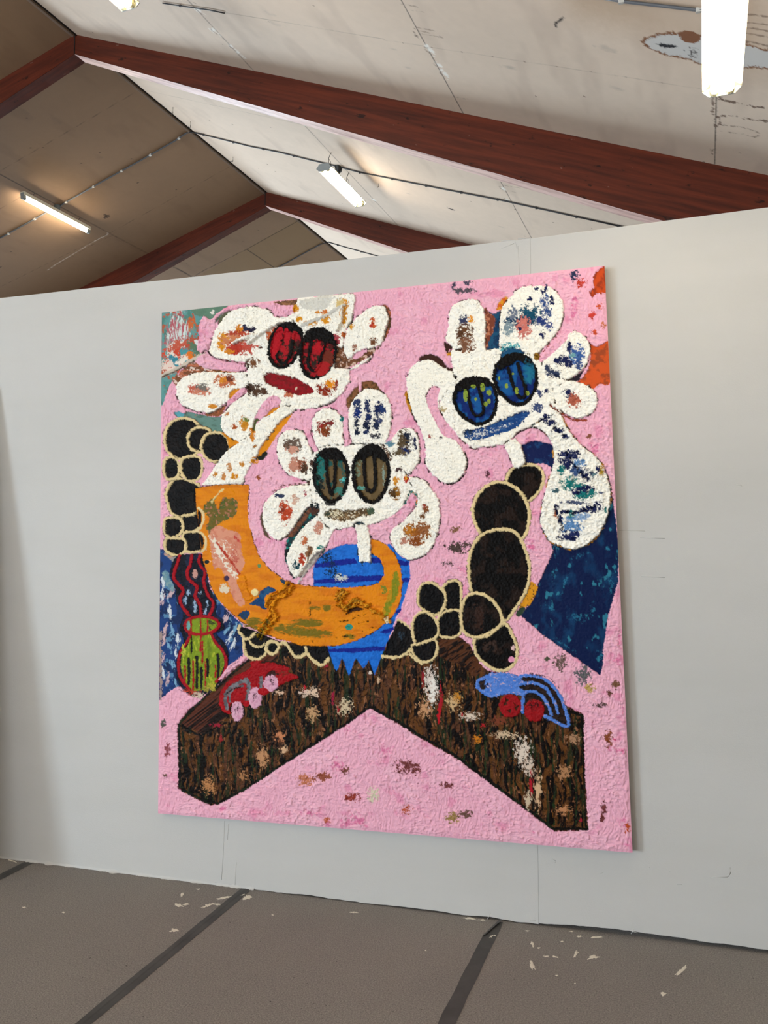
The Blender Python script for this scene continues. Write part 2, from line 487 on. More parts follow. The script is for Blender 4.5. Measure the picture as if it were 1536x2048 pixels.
def paint_ceiling(sf, side):
    P = lambda pts: [st(x, y, side) for x, y in pts]
    def line(pts, w, c, al=0.7, rough=0.25, screws=True):
        q = P(pts)
        sf.stroke(q, w, c, gate=lambda sl: al, rough=rough, smooth=False, soft=1.0)
        if screws:
            a, b_ = np.array(q[0]), np.array(q[-1]); L = np.linalg.norm(b_ - a)
            for k in np.arange(0.1, L, 0.155):
                c_ = a + (b_ - a) * k / L
                sf.speck(c_, 1.3, 1.1, BROWN, 3, 0.6, sharp=3)
    def ringline(pts, w, c, al=0.8, rough=2.2):
        sf.stroke(P(pts), w, c, gate=lambda sl: al, rough=rough, soft=1.0)
    if side > 0:
        A = np.array
        # joints between board rows, and rows of screws
        for t_ in (1.378, 2.728, 4.065):
            sf.stroke([(-1, t_), (7.4, t_)], 1.3, DARK, rough=0.3, smooth=False, gate=lambda sl: 0.85)
        line([(330, 5), (768, 78)], 0.8, DARK, 0.45); line([(768, 80), (1463, 187)], 0.8, DARK, 0.3)
        line([(292, 181), (768, 285)], 0.8, DARK, 0.4); line([(768, 285), (980, 325)], 0.8, DARK, 0.3)
        # the near board row has a mottled darker tint
        sf.fill(P([(1130, 20), (1250, 60), (1400, 100), (1536, 150), (1536, -60), (1130, -60)]), lin((176, 150, 124)), rough=6, soft=60, gate=lambda sl: 0.5 * (0.5 + vnoise(sf.X[sl] * 2, sf.Y[sl] * 7, 3)))
        # flaking white patch with a brown rim near the big lamp
        patch = [(1288, 83), (1300, 76), (1330, 68), (1370, 67), (1405, 74), (1450, 79), (1500, 92), (1540, 106), (1545, 135), (1500, 133), (1475, 138), (1440, 140), (1402, 127), (1370, 116), (1345, 111), (1318, 104), (1298, 95)]
        sf.fill(P(patch), lin((126, 84, 56)), rough=2.2, grow=2.2)
        sf.fill(P(patch), lin((196, 192, 188)), rough=2.6, grow=-0.6)
        sf.fill(P([(1319, 91), (1325, 86), (1340, 89), (1355, 93), (1345, 96), (1332, 97)]), lin((28, 27, 30)), rough=3.0)
        sf.speck(P([(1386, 106)])[0], 16, 9, lin((60, 52, 50)), 2.2, 0.4)
        sf.speck(P([(1379, 74)])[0], 8, 8, lin((122, 78, 50)), 5, 0.95)
        # old drip lines beyond the lamp
        for k, (x0, y0, x1, y1) in enumerate([(1478, 28, 1536, 34), (1482, 45, 1536, 50), (1482, 55, 1536, 62), (1480, 66, 1536, 74), (1478, 80, 1536, 92)]):
            ringline([(x0, y0), ((x0 + x1) / 2, (y0 + y1) / 2 - 1), (x1, y1)], 1.6, BROWN, 0.7, 1.0)
        ringline([(1436, 194), (1450, 201), (1475, 206), (1500, 212), (1536, 216)], 2.2, BROWN, 0.9, 2.8)
        ringline([(1434, 236), (1450, 231), (1480, 234), (1510, 240), (1536, 242)], 2.2, BROWN, 0.9, 2.6)
        ringline([(1430, 193), (1425, 200), (1427, 215), (1424, 226), (1430, 233), (1428, 245), (1432, 254), (1438, 245), (1440, 236)], 1.6, BROWN, 0.8)
        ringline([(1440, 250), (1480, 254), (1510, 262), (1517, 269), (1508, 274), (1480, 268), (1440, 262)], 1.4, BROWN, 0.6)
        ringline([(1427, 298), (1424, 306), (1428, 312)], 1.4, BROWN, 0.7)
        # filler and drips along the joints
        for (x, y, rx, ry) in [(430, 62, 12, 9), (466, 95, 13, 8), (480, 108, 14, 7), (400, 22, 12, 8), (603, 245, 12, 8), (858, 100, 14, 7), (876, 130, 8, 6), (888, 148, 13, 6), (748, 400, 12, 6), (1005, 376, 10, 5), (1014, 400, 10, 5)]:
            q = P([(x, y)])[0]
            sf.speck(q, rx * .8, ry * .8, CAULK, 7, 0.62, rot=0.1, sharp=5)
            sf.stroke([(q[0] - .02, q[1] - .012), (q[0], q[1] - .02), (q[0] + .03, q[1] - .008)], 1.0, BROWN, rough=1.5, gate=lambda sl: .6)
        for (x, y) in [(803, 8), (822, 20), (832, 55), (838, 62), (845, 68), (985, 335), (992, 345), (1000, 352), (1016, 382), (1005, 370), (915, 195)]:
            q = P([(x, y)])[0]; L = random.uniform(.12, .4)
            q2 = P([(x + 95 * L * 1.5, y + 17 * L * 1.5)])[0]
            sf.stroke([q, ((q[0] + q2[0]) / 2, (q[1] + q2[1]) / 2 + .003), q2], 1.1, BROWN, rough=1.6, gate=lambda sl: .5)
        ringline([(830, 57), (829, 66), (835, 74), (841, 79)], 1.5, BROWN, .7)
        ringline([(990, 342), (1080, 362), (1190, 385), (1300, 412)], 1.1, BROWN, .4, 1.2)
        for (x, y, rx) in [(786, 100, 9), (815, 137, 10), (1020, 136, 11), (1215, 97, 13), (1236, 177, 10), (816, 387, 9), (1002, 454, 7), (550, 30, 16), (560, 50, 18)]:
            q = P([(x, y)])[0]; sf.speck(q, rx, rx * .45, lin((160, 148, 138)), 12, 0.6, rot=1.4, sharp=1.5)
        for k in range(70):
            q = (random.uniform(-.3, 4.5), random.uniform(.2, 5)); sf.speck(q, 1.1, 1.1, BROWN, 3, 0.7)
        sf.stroke(P([(1111, 55), (1112, 47), (1120, 40), (1126, 35)]), 1.8, DARK, rough=1)
        sf.speck(P([(902, 418)])[0], 8, 8, DARK, 3, .5)
    else:
        sf.stroke([(0.1, 1.317), (7.4, 1.30)], 1.7, DARK, rough=0.3, smooth=False, gate=lambda sl: .85)
        line([(0, 342), (282, 178)], 0.9, DARK, 0.5); line([(220, 466), (462, 332)], 0.9, DARK, 0.4); line([(0, 574), (215, 468)], 0.9, DARK, 0.4)
        line([(0, 418), (45, 392)], 0.9, BROWN, 0.6, screws=False)
        # boards of the last bay: bare brown sheets
        sf.fill(P([(404, 548), (494, 497), (600, 437), (655, 483), (560, 532), (520, 560)]), lin((142, 116, 84)), smooth=False, rough=.3, gate=lambda sl: .7)
        for L in ([(340, 586), (400, 545), (494, 498), (600, 440)], [(494, 499), (548, 535)], [(560, 532), (655, 483)], [(340, 530), (384, 552)]):
            line(L, 1.8, DARK, .85, screws=False)
        ringline([(215, 466), (214, 470), (190, 482), (120, 524), (95, 540)], 1.6, lin((228, 214, 200)), .8, 1)
        ringline([(225, 471), (190, 487), (122, 526)], 1.0, BROWN, .6, 1)
        sf.speck(P([(212, 432)])[0], 9, 6, DARK, 3, .6)
        for (x, y, rx) in [(55, 230, 14), (195, 313, 12), (110, 240, 14), (640, 520, 10)]:
            sf.speck(P([(x, y)])[0], rx, rx * .6, lin((128, 106, 88)), 9, .6, sharp=1.5)
        for k in range(50):
            q = (random.uniform(.3, 5), random.uniform(.1, 3.4)); sf.speck(q, 1.1, 1.1, DARK, 3, .7)
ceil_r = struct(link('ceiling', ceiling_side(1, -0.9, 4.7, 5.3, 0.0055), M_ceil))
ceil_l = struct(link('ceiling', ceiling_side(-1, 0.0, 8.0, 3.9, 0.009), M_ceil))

# dark open joint along the ridge with a pale strip beside it
bm = bmesh.new()
for s0, s1 in ((S0, S1),):
    a, b_ = roof(s0, 0, 1), roof(s1, 0, 1)
    add_tube(bm, [Vector(a - UP * 0.004 + EE * .012), Vector(b_ - UP * 0.004 + EE * .012)], 0.011, 4)
ridge_gap = struct(bm_obj('trim_1', bm, M_gap))
bm = bmesh.new()
a, b_ = roof(S0, .02, -1), roof(S1, .02, -1)
add_tube(bm, [Vector(a), Vector(b_)], 0.010, 4)
struct(bm_obj('trim_2', bm, M_strip))

# ================================================================ glulam rafters
def rafter(side, s_a, skew, label, t_end=6.6, thick=0.10):
    a = A_R if side > 0 else A_L
    depth = lambda t: 0.128 + 0.055 * t
    o = roof(s_a, 0, side)
    ax = (side * EE * math.cos(a) - UP * math.sin(a)) + DD * skew; ax /= np.linalg.norm(ax)
    yv = DD - ax * (DD @ ax); yv /= np.linalg.norm(yv)
    zv = np.cross(ax, yv)
    if zv[2] < 0: zv = -zv; 
    n = 40
    body = bmesh.new(); und = bmesh.new()
    inv = np.array([ax, yv, zv])
    def loc(t, th, dz):
        w = roof(s_a, 0, side) + (side * EE * math.cos(a) - UP * math.sin(a)) * t + DD * (skew * t + th) - UP * dz
        return Vector(inv @ (w - o))
    rows = []
    for i in range(n + 1):
        t = t_end * i / n; d = depth(t)
        rows.append([body.verts.new(loc(t, th, dz)) for th, dz in ((0, -0.01), (0, d), (thick, d), (thick, -0.01))])
    for i in range(n):
        for k in (0, 2, 3):
            body.faces.new((rows[i][k], rows[i][(k + 1) % 4], rows[i + 1][(k + 1) % 4], rows[i + 1][k]))
    body.faces.new(rows[0]); body.faces.new(rows[-1])
    e = empty('roof_beam', o)
    e.matrix_world = Matrix(((ax[0], yv[0], zv[0], o[0]), (ax[1], yv[1], zv[1], o[1]), (ax[2], yv[2], zv[2], o[2]), (0, 0, 0, 1)))
    tag(e, label, 'beam', 'laminated timber roof beams')
    me_o = bm_obj('beam_body', body, M_beam, e)
    rs_ = np.random.RandomState(int(abs(s_a) * 10) + side + 2)
    R = []
    for i in range(121):
        t = t_end * i / 120; d = depth(t) + 0.0015
        R.append([und.verts.new(loc(t, th, d + rs_.rand() * .0012)) for th in (0.0, thick * .5, thick)])
    for i in range(120):
        for k in (0, 1): und.faces.new((R[i][k], R[i][k + 1], R[i + 1][k + 1], R[i + 1][k]))
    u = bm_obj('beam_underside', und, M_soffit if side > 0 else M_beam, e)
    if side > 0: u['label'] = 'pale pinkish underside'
    return e
rafter(1, 1.037, 0.026, 'large dark red-brown timber roof beam crossing the upper right above the painting')
rafter(-1, 1.037, -0.070, 'short stretch of red-brown timber roof beam at the upper left edge')
rafter(1, 3.552, 0.022, 'red-brown timber roof beam behind the twin tube lamp, dipping behind the white wall')
rafter(-1, 3.575, -0.075, 'orange-brown timber roof beam rising from the white wall below the single tube lamp')
# dark mitre joint where two rafters meet
for s_ in (1.036, 3.551):
    bm = bmesh.new(); o = roof(s_, 0, 1)
    add_box(bm, o - UP * 0.062 - DD * 0.0008, (0.006, 0.004, 0.13))
    struct(bm_obj('trim_3' if s_ < 2 else 'trim_4', bm, M_gap))

# ================================================================ lamps
def lamp_axis(t, side, drop, near, far):
    """fixture axis hung straight below the board joint at t; near/far picked where the ends are seen"""
    best = []
    ss = np.linspace(-1.5, 5, 1301)
    P = np.array([roof(s, t, side) - UP * drop for s in ss])
    q = P - CAM
    dz = q @ CM[2]; px = 768 + F_PX * (q @ CM[0]) / dz; py = 1024 + F_PX * (q @ CM[1]) / dz
    for tgt in (near, far):
        if tgt is None: best.append(None); continue
        if isinstance(tgt, float): best.append(tgt); continue
        best.append(ss[np.argmin((px - tgt[0]) ** 2 + (py - tgt[1]) ** 2 + (dz < .3) * 1e9)])
    return best
def make_lamp(side, t, drop, s_near, s_far, label, w=0.115, tubes=2, hooks=(0.12, 0.12)):
    mid = (s_near + s_far) / 2; L = s_far - s_near
    jn = roof(mid, t, side)
    e = empty('fluorescent_lamp', jn - UP * drop)
    rot = Matrix.Rotation(-PSI, 4, 'Z')                  # local Y runs along the ridge
    e.matrix_world = Matrix.Translation(Vector(jn - UP * drop)) @ rot
    tag(e, label, 'lamp', 'hanging fluorescent lamps')
    h = L / 2
    # reflector body: closed trough, open below
    bm = bmesh.new()
    if tubes == 2:
        prof = [(-w / 2, 0.010), (-w / 2, 0.016), (-w * .30, 0.038), (w * .30, 0.038), (w / 2, 0.016), (w / 2, 0.010), (w * .46, 0.010), (w * .27, 0.026), (-w * .27, 0.026), (-w * .46, 0.010)]
    else:
        prof = [(-w / 2, 0.018), (-w / 2, 0.045), (w / 2, 0.045), (w / 2, 0.018)]
    A_ = [bm.verts.new((x, -h, z)) for x, z in prof]; B_ = [bm.verts.new((x, h, z)) for x, z in prof]
    for k in range(len(prof)):
        k2 = (k + 1) % len(prof); bm.faces.new((A_[k], A_[k2], B_[k2], B_[k]))
    if tubes == 1: bm.faces.new(A_); bm.faces.new(B_)
    bm_obj('reflector', bm, M_enamel, e)
    xs = (-w * .19, w * .19) if tubes == 2 else (0.0,)
    for x in xs:
        bm = bmesh.new(); add_tube(bm, [(x, -h + .022, -0.002), (x, h - .022, -0.002)], 0.013, 14)
        bm_obj('tube', bm, M_tube, e, True)
    for sg in (-1, 1):
        bm = bmesh.new()
        if tubes == 2:
            pr = [(-w / 2, 0.008), (-w * .30, 0.040), (w * .30, 0.040), (w / 2, 0.008), (w * .32, -0.012), (-w * .32, -0.012)]
            a = [bm.verts.new((x, sg * h, z)) for x, z in pr]; c = [bm.verts.new((x, sg * (h + .004), z)) for x, z in pr]
            for k in range(6): bm.faces.new((a[k], a[(k + 1) % 6], c[(k + 1) % 6], c[k]))
            bm.faces.new(a); bm.faces.new(c)
        else:
            add_tube(bm, [(0, sg * (h - .03), 0), (0, sg * (h + .004), 0)], 0.016, 12)
            add_box(bm, (0, sg * (h - .012), .022), (.03, .03, .03))
        bm_obj('end_cap', bm, M_cap, e)
        if tubes == 2:
            for x in xs:
                bm = bmesh.new(); add_tube(bm, [(x, sg * (h - .026), 0.002), (x, sg * (h - .001), 0.002)], 0.0155, 10); add_box(bm, (x, sg * (h - .014), .014), (.02, .022, .02))
                bm_obj('tube_holder', bm, M_holder, e)
    # two wires up to hooks in the ceiling joint
    zt = drop
    for sg, ins in ((-1, hooks[0]), (1, hooks[1])):
        y = sg * (h - ins)
        bm = bmesh.new()
        add_tube(bm, [(-.012, y, .034 if tubes == 2 else .045), (-.010, y, zt * .75), (0.004, y, zt - .01), (.010, y, zt - .004)], 0.0022, 6)
        add_tube(bm, [(.010, y, .034 if tubes == 2 else .045), (.006, y, zt * .6), (-.010, y, zt * .75)], 0.0014, 6)
        bm_obj('hanging_wire', bm, M_wire, e)
    return e
sD = lamp_axis(1.378, 1, 0.165, (643, 344), (716, 413))
print('D', sD)
make_lamp(1, 1.378, 0.165, sD[0], sD[1], 'twin tube lamp hanging on wires between the two brown beams', hooks=(0.10, 0.22))
sC = lamp_axis(1.317, -1, 0.085, (42, 398), (178, 463))
print('C', sC)
make_lamp(-1, 1.317, 0.085, sC[0], sC[1], 'single tube lamp glowing on the dark left roof slope', w=0.045, tubes=1)
sB = lamp_axis(4.065, 1, 0.37, None, (1437, 183))
print('B', sB)
make_lamp(1, 4.065, 0.37, sB[1] - 0.75, sB[1], 'large twin tube lamp at the upper right edge beside the water stain', w=0.122)
sA = lamp_axis(1.378, 1, 0.285, None, (288, 12))
print('A', sA)
lampA = make_lamp(1, 1.30, 0.285, sA[1] - 0.75, sA[1], 'lamp end just cut off by the top edge of the picture, left of centre', w=0.122)
# unseen lamps added over the viewer for warm fill on the wall
for row, (sd, t, where) in enumerate([(1, 1.378, 'right of the ridge'), (-1, 1.317, 'left of the ridge'), (-1, 3.6, 'over the left-hand side aisle')]):
    for k, s in enumerate((-3.9, -5.5, -7.1, -8.7, -10.3)):
        make_lamp(sd, t, 0.3, s, s + .75, 'added unseen twin tube lamp %s, %s from the white wall' % (where, ('third', 'fourth', 'fifth', 'sixth', 'seventh')[k]))

# ================================================================ cables, junction boxes, hooks
def cable(pts, side, r, mat, label, clip_gap=0.28, drop=0.006, clip_mat=None):
    Q = []
    for item in pts:
        x, y, sd = item if len(item) == 3 else (item[0], item[1], side)
        s, t = st(x, y, sd); n = N_R if sd > 0 else N_L
        Q.append(Vector(roof(s, t, sd) - n * drop))
    e = empty('ceiling_cable', Q[0]); tag(e, label, 'cable', 'cables along the ceiling')
    bm = bmesh.new(); add_tube(bm, [q - Q[0] for q in Q], r, 8)
    bm_obj('cable_run', bm, mat, e, True)
    me = None; acc = 0.12
    for i in range(len(Q) - 1):
        seg = Q[i + 1] - Q[i]; L = seg.length; d = seg.normalized(); k = acc
        while k < L:
            if me is None:
                bm = bmesh.new(); add_box(bm, (0, 0, 0), (r * 3.4, r * 2.0, r * 2.8))
                o = bm_obj('cable_clip', bm, clip_mat or mat, e); me = o.data
            else:
                o = bpy.data.objects.new('cable_clip', me); col.objects.link(o); o.parent = e
            o.location = Q[i] + d * k - Q[0]
            k += clip_gap
        acc = k - L
    return e
cable([(383, 262), (440, 276), (500, 291), (560, 303), (620, 318), (670, 330), (720, 343), (770, 353), (880, 375), (1000, 398), (1110, 422), (1260, 455)], 1, 0.0052, M_blackcable, 'dark cable clipped across the right slope past the twin tube lamp')
cable([(383, 262), (372, 265), (350, 280), (280, 320), (200, 364), (118, 411)], -1, 0.0058, M_cable, 'pale cable on the left slope running down from the ridge to the single tube lamp', clip_mat=M_clip)
cable([(92, 424), (45, 450), (0, 475), (-40, 497)], -1, 0.0058, M_cable, 'pale cable running from the single tube lamp to the left edge', clip_mat=M_clip)
cable([(656, 483), (690, 493), (755, 511), (850, 536)], 1, 0.0052, M_blackcable, 'thin dark cable on the far bright slope just above the white wall')
cable([(656, 483), (640, 488), (560, 532), (500, 566)], -1, 0.0052, M_cable, 'thin cable on the far dark slope just above the white wall')
cable([(1180, -12), (1248, 0), (1320, 8), (1398, 17), (1440, 22)], 1, 0.0058, M_cable, 'grey cable along the top edge running behind the large lamp', clip_mat=M_clip)
cable([(326, 4), (345, 7), (420, 18), (450, 24)], 1, 0.0035, M_blackcable, 'thin dark wire from the cut-off lamp to the board joint', clip_gap=.5)
def jbox(x, y, side, mat, label, r=0.03, gland=True):
    s, t = st(x, y, side); n = N_R if side > 0 else N_L
    p = Vector(roof(s, t, side) - n * (0.02 if gland else 0.014))
    e = empty('junction_box', p); tag(e, label, 'junction box')
    bm = bmesh.new()
    bmesh.ops.create_cone(bm, cap_ends=True, segments=20, radius1=r * .72, radius2=r, depth=r * 1.3)
    bm_obj('box_body', bm, mat, e)
    if not gland: return e
    bm = bmesh.new()
    bmesh.ops.create_cone(bm, cap_ends=True, segments=14, radius1=r * .2, radius2=r * .45, depth=r * 1.0)
    bmesh.ops.translate(bm, verts=bm.verts, vec=(0, 0, -r * 0.95))
    bm_obj('cable_gland', bm, mat, e)
    return e
jbox(679, 333, 1, M_black, 'small black junction box on the cable beside the twin tube lamp')
jbox(113, 413, -1, M_greyplastic, 'grey junction box on the ceiling above the single tube lamp', 0.03, False)
def hook(x, y, side, label, L=0.05):
    s, t = st(x, y, side); p = Vector(roof(s, t, side))
    bm = bmesh.new()
    pts = [(0, 0, 0), (0, 0, -L * .6)] + [(-L * .16 + L * .16 * math.cos(a), 0, -L * .6 - L * .2 * math.sin(a)) for a in np.linspace(0.4, 3.6, 7)]
    add_tube(bm, pts, 0.0022, 6)
    o = bm_obj('ceiling_hook', bm, M_wire, None, True); o.location = p; o.rotation_euler = (0, 0, -.3)
    return tag(o, label, 'hook', 'wire hooks under the ridge')
hook(346, 215, 1, 'small wire hook near the ridge, the upper of the pair left of the cable', .065)
hook(381, 243, 1, 'small wire hook at the ridge just above the place where the cable crosses', .06)
hook(466, 314, 1, 'small wire hook at the ridge midway between cable and far beam', .05)
hook(757, 367, 1, 'small dark hook to the right of the twin tube lamp below the cable', .035)

# ================================================================ floor tapes and drops of paint
def tape(xw, wid, ylen, skew, label, fold=False):
    bm = bmesh.new(); n = 40
    rs_ = np.random.RandomState(int(abs(xw) * 100))
    y0 = -0.012 if xw > 1 else 0.004
    rows = []
    for i in range(n + 1):
        y = y0 - ylen * i / n
        x = xw + skew * (y0 - y); j = (rs_.rand(2) - .5) * .003
        cut = 0
        rows.append([bm.verts.new((x - wid / 2 + j[0] + (wid * .8 * max(0, 1 - (y0 - y) / .12) if fold else 0), y, .0012)), bm.verts.new((x - .1 * wid, y, .0018)),
                     bm.verts.new((x + .05 * wid, y, .0012)), bm.verts.new((x + wid / 2 + j[1], y, .0012))] if not fold else
                    [bm.verts.new((x - wid / 2 + j[0] + (wid * .75 * max(0, 1 - (y0 - y) / .13)), y, .0012)), bm.verts.new((x + wid / 2 + j[1], y, .0012))])
    for i in range(n):
        for k in range(len(rows[0]) - 1): bm.faces.new((rows[i][k], rows[i][k + 1], rows[i + 1][k + 1], rows[i + 1][k]))
    if fold:
        a = [bm.verts.new(v_) for v_ in ((xw + wid * .1, y0, .004), (xw - wid * .62, y0 - .145, .002), (xw - wid * .40, y0 - .14, .006), (xw + wid * .4, y0, .010))]
        bm.faces.new(a)
    o = bm_obj('floor_tape', bm, M_tape)
    return tag(o, label, 'tape', 'grey tape strips on the floor')
tape(-0.712, 0.052, 2.6, 0.0, 'grey tape strip on the floor in the lower left corner')
tape(0.418, 0.050, 2.6, -0.006, 'long grey tape strip on the floor starting under the left part of the painting')
tape(1.512, 0.052, 2.4, -0.034, 'grey tape strip with a folded end on the floor at right', fold=True)

def spot(x, y, rx, ry, seed, rot=0.0):
    """one irregular flat drop of dried paint, sizes in photo pixels"""
    rs_ = np.random.RandomState(seed); c = on_floor(x, y); n = 30
    ang = np.linspace(0, 2 * np.pi, n, endpoint=False)
    rr = np.clip(1 + 1.5 * np.convolve(np.tile(rs_.rand(n) - .5, 3), np.ones(2) / 2, 'same')[n:2 * n], .25, 1.8)
    bm = bmesh.new(); V = []
    for a_, r_ in zip(ang, rr):
        ux, uy = rx * r_ * math.cos(a_), ry * r_ * math.sin(a_)
        q = on_floor(x + ux * math.cos(rot) - uy * math.sin(rot), y + ux * math.sin(rot) + uy * math.cos(rot))
        V.append(bm.verts.new((q[0], q[1], 0.0005)))
    ctr = bm.verts.new((c[0], c[1], 0.0022))
    for i in range(n): bm.faces.new((V[i], V[(i + 1) % n], ctr))
    o = bm_obj('paint_spot', bm, M_spot, floor, True)
    o.matrix_parent_inverse = Matrix()
    return o
for k, a in enumerate([(348, 1861, 7, 3, -.1), (397, 1779, 4, 1.2, 0), (448, 1796, 12, 2.2, -.2), (416, 1811, 10, 2.6, -.35), (432, 1809, 8, 1.4, 0.1), (357, 1811, 9, 3, .2), (372, 1809, 5, 2, -.3),
                       (494, 1794, 8, 4, -.2), (486, 1790, 7, 1.2, -.3), (48, 1815, 4, 1, 0), (127, 1825, 2.5, 1.5, 0), (706, 1825, 8, 1.5, 0), (545, 1830, 2, 1, 0),
                       (1065, 1888, 2.5, 6, -.35), (1065, 1931, 4, 10, -.45), (1152, 1908, 3, 8, .5), (1186, 1914, 11, 4, -.1), (1159, 1873, 4, 1.8, 0), (1192, 1875, 10, 1.5, -.1),
                       (1362, 1942, 10, 3, -.6), (1368, 1937, 3, 6, .4), (1327, 1988, 7, 3.6, 0), (983, 1873, 8, 3, -.3), (990, 1872, 4, 2, .2), (1093, 1913, 5, 1.5, 0), (1111, 1914, 5, 2, .3), (1124, 1883, 3, 1.2, 0),
                       (1113, 1951, 2.5, 1, 0), (1150, 1967, 2, 1, 0), (940, 1837, 12, 1.6, .1), (965, 1840, 9, 1.2, 0), (851, 1901, 2, 1, 0), (1078, 1896, 3, 1.2, 0), (1054, 1862, 4, 1.2, 0), (1143, 1863, 4, 1, 0),
                       (364, 1790, 2, 5, .6), (20, 1720, 9, 1.5, .4)]):
    spot(a[0], a[1], a[2], a[3], 20 + k, a[4])

# a canvas panel leaning on the partition beyond the left edge of the picture
e = empty('leaning_panel', (-1.17, -0.58, 0.0)); tag(e, 'large blank panel leaning against the white wall left of the painting', 'panel')
e.rotation_euler = (-math.atan2(0.55, 2.27), 0, 0)
bm = bmesh.new(); add_box(bm, (-0.55, 0.0, 1.17), (1.50, 0.03, 2.33)); bm_obj('board', bm, M_plainwall, e)

# ================================================================ the painting
Z = {'p1': (310, 560, 350 / 1536), 'p2': (600, 540, 350 / 1536), 'p3': (880, 520, 350 / 1536), 'p4': (310, 820, 350 / 1536), 'p5': (500, 760, 400 / 1536),
     'p6': (780, 760, 460 / 1536), 'q1': (310, 1060, 350 / 1536), 'q2': (600, 1060, 350 / 1536), 'q3': (900, 1060, 360 / 1536), 'q4': (310, 1280, 390 / 1536),
     'q5': (600, 1280, 360 / 1536), 'q6': (880, 1280, 400 / 1536), 'f': (0, 0, 1.0)}
def K(z, *pts):
    """points traced on an enlarged detail -> the painting's own drawing coordinates"""
    x0, y0, s = Z[z]
    return [(x0 + x * s, y0 + y * s) for x, y in pts]
def K1(z, x, y): return K(z, (x, y))[0]

def build_painting():
    NU, NV = 1000, 1140
    tl, tr, bl, br = np.array([-0.0096, 2.5657]), np.array([1.9667, 2.5766]), np.array([-0.0010, 0.2983]), np.array([2.0326, 0.3263])
    U, V_ = np.meshgrid(np.linspace(0, 1, NU), np.linspace(0, 1, NV))
    u3, v3 = U[..., None], V_[..., None]
    W = (tl * (1 - u3) + tr * u3) * (1 - v3) + (bl * (1 - u3) + br * u3) * v3
    # drawing coordinates: the perspective grid of the canvas, ~900 x 1100 units
    q = np.stack([W[..., 0], np.full(U.shape, -0.04), W[..., 1]], -1) - CAM
    dz = q @ CM[2]
    X = 768 + F_PX * (q @ CM[0]) / dz; Y = 1024 + F_PX * (q @ CM[1]) / dz
    S = Surface(X, Y, 1.0)
    ALL = (slice(None), slice(None))
    mm = 0.001

    # ---- shared noise
    nA = fbm(S.X / 9, S.Y / 9, 1, 4); nB = fbm(S.X / 3.2, S.Y / 3.2, 2, 3); nC = fbm(S.X / 40, S.Y / 40, 3, 4); nD = fbm(S.X / 1.6, S.Y / 1.6, 4, 2)
    strokes_ = ridge(S.X / 16 + nC * 3, S.Y / 6 + nC * 4, 6, 3)
    strokes2 = ridge(S.X / 5 + nC * 6, S.Y / 15 - nC * 3, 5, 3)
    lump = np.clip(fbm(S.X / 6 + 50, S.Y / 6, 7, 4) - .50, 0, 1) * np.clip((nC - .42) * 5, 0, 1)
    def L(*c): return lin(c).astype(np.float32)
    PINK, DEEP, PALE = L(240, 178, 201), L(224, 124, 166), L(246, 199, 216)
    def pink(sl):
        a = nA[sl][..., None]; c = nC[sl][..., None]
        k = PINK * (1 - 0.30 * np.clip((c - .5) * 5, 0, 1)) + (PALE * .30) * np.clip((c - .5) * 5, 0, 1)
        d = np.clip((fbm(S.X[sl] / 26 + 7, S.Y[sl] / 26, 2, 4) - .66) * 9, 0, 1)[..., None] * 0.5
        k = k * (1 - d) + DEEP * d
        k = k * (0.94 + 0.12 * nB[sl][..., None])
        h = 2.6 * np.clip(strokes_[sl], 0, 1) * np.clip((nC[sl] - .36) * 6, .1, 1) + 2.4 * np.clip(strokes2[sl], 0, 1) * np.clip((.62 - nC[sl]) * 6, .1, 1) + 14.0 * lump[sl] + 1.8 * nB[sl] + 0.8 * nD[sl]
        return k, h * mm
    WHITE, CREAMW, GREYW = L(255, 252, 243), L(252, 246, 228), L(234, 234, 232)
    def white(sl):
        c = np.clip((nC[sl][..., None] - .35) * 3, 0, 1)
        k = WHITE * (1 - c * .35) + CREAMW * c * .35
        g = np.clip((nA[sl] - .60) * 6, 0, 1)[..., None] * .25
        k = k * (1 - g) + GREYW * g
        s = np.clip((nD[sl] - .74) * 14, 0, 1) * np.clip((nA[sl] - .42) * 8, 0, 1)
        k = k * (1 - .7 * s[..., None]) + L(92, 76, 70) * .7 * s[..., None]
        h = 4.4 * nA[sl] + 4.4 * nB[sl] + 1.2 * nD[sl] + 2.0 * np.clip(strokes_[sl], -1, 1)
        return k, h * mm
    def flat(c, var=.14, hs=1.0):
        c = L(*c)
        def fn(sl):
            k = c * (1 + (nA[sl][..., None] - .5) * var * 2 + (nB[sl][..., None] - .5) * var)
            return np.clip(k, 0, 1), (1.5 * nB[sl] + .6 * nA[sl] + .4 * nD[sl]) * hs * mm
        return fn
    def two(c1, c2, scx, scy, lo=.45, w=.1, seed=4, hs=1.0, c3=None, lo3=.66):
        c1, c2 = L(*c1), L(*c2); c3_ = None if c3 is None else L(*c3)
        def fn(sl):
            n = fbm(S.X[sl] / scx, S.Y[sl] / scy, seed, 4)
            a = np.clip((n - lo) / w, 0, 1)[..., None]
            k = c1 * (1 - a) + c2 * a
            if c3_ is not None:
                n3 = fbm(S.X[sl] / scx * 1.2 + 11, S.Y[sl] / scy * 1.2, seed + 1, 4)
                b_ = np.clip((n3 - lo3) / .05, 0, 1)[..., None]; k = k * (1 - b_) + c3_ * b_
            return k, (1.2 * nB[sl] + .9 * n) * hs * mm
        return fn
    gate = lambda thr, w=.08, seed=1, sc=5.0: (lambda sl: np.clip((fbm(S.X[sl] / sc, S.Y[sl] / sc, seed, 3) - thr) / w, 0, 1))
    BLACK = two((9, 8, 10), (22, 18, 18), 9, 9, .5, .15, 3, 1.2)
    DKBROWN = L(46, 32, 24); CREAM = flat((226, 204, 154), .10, 1.2)
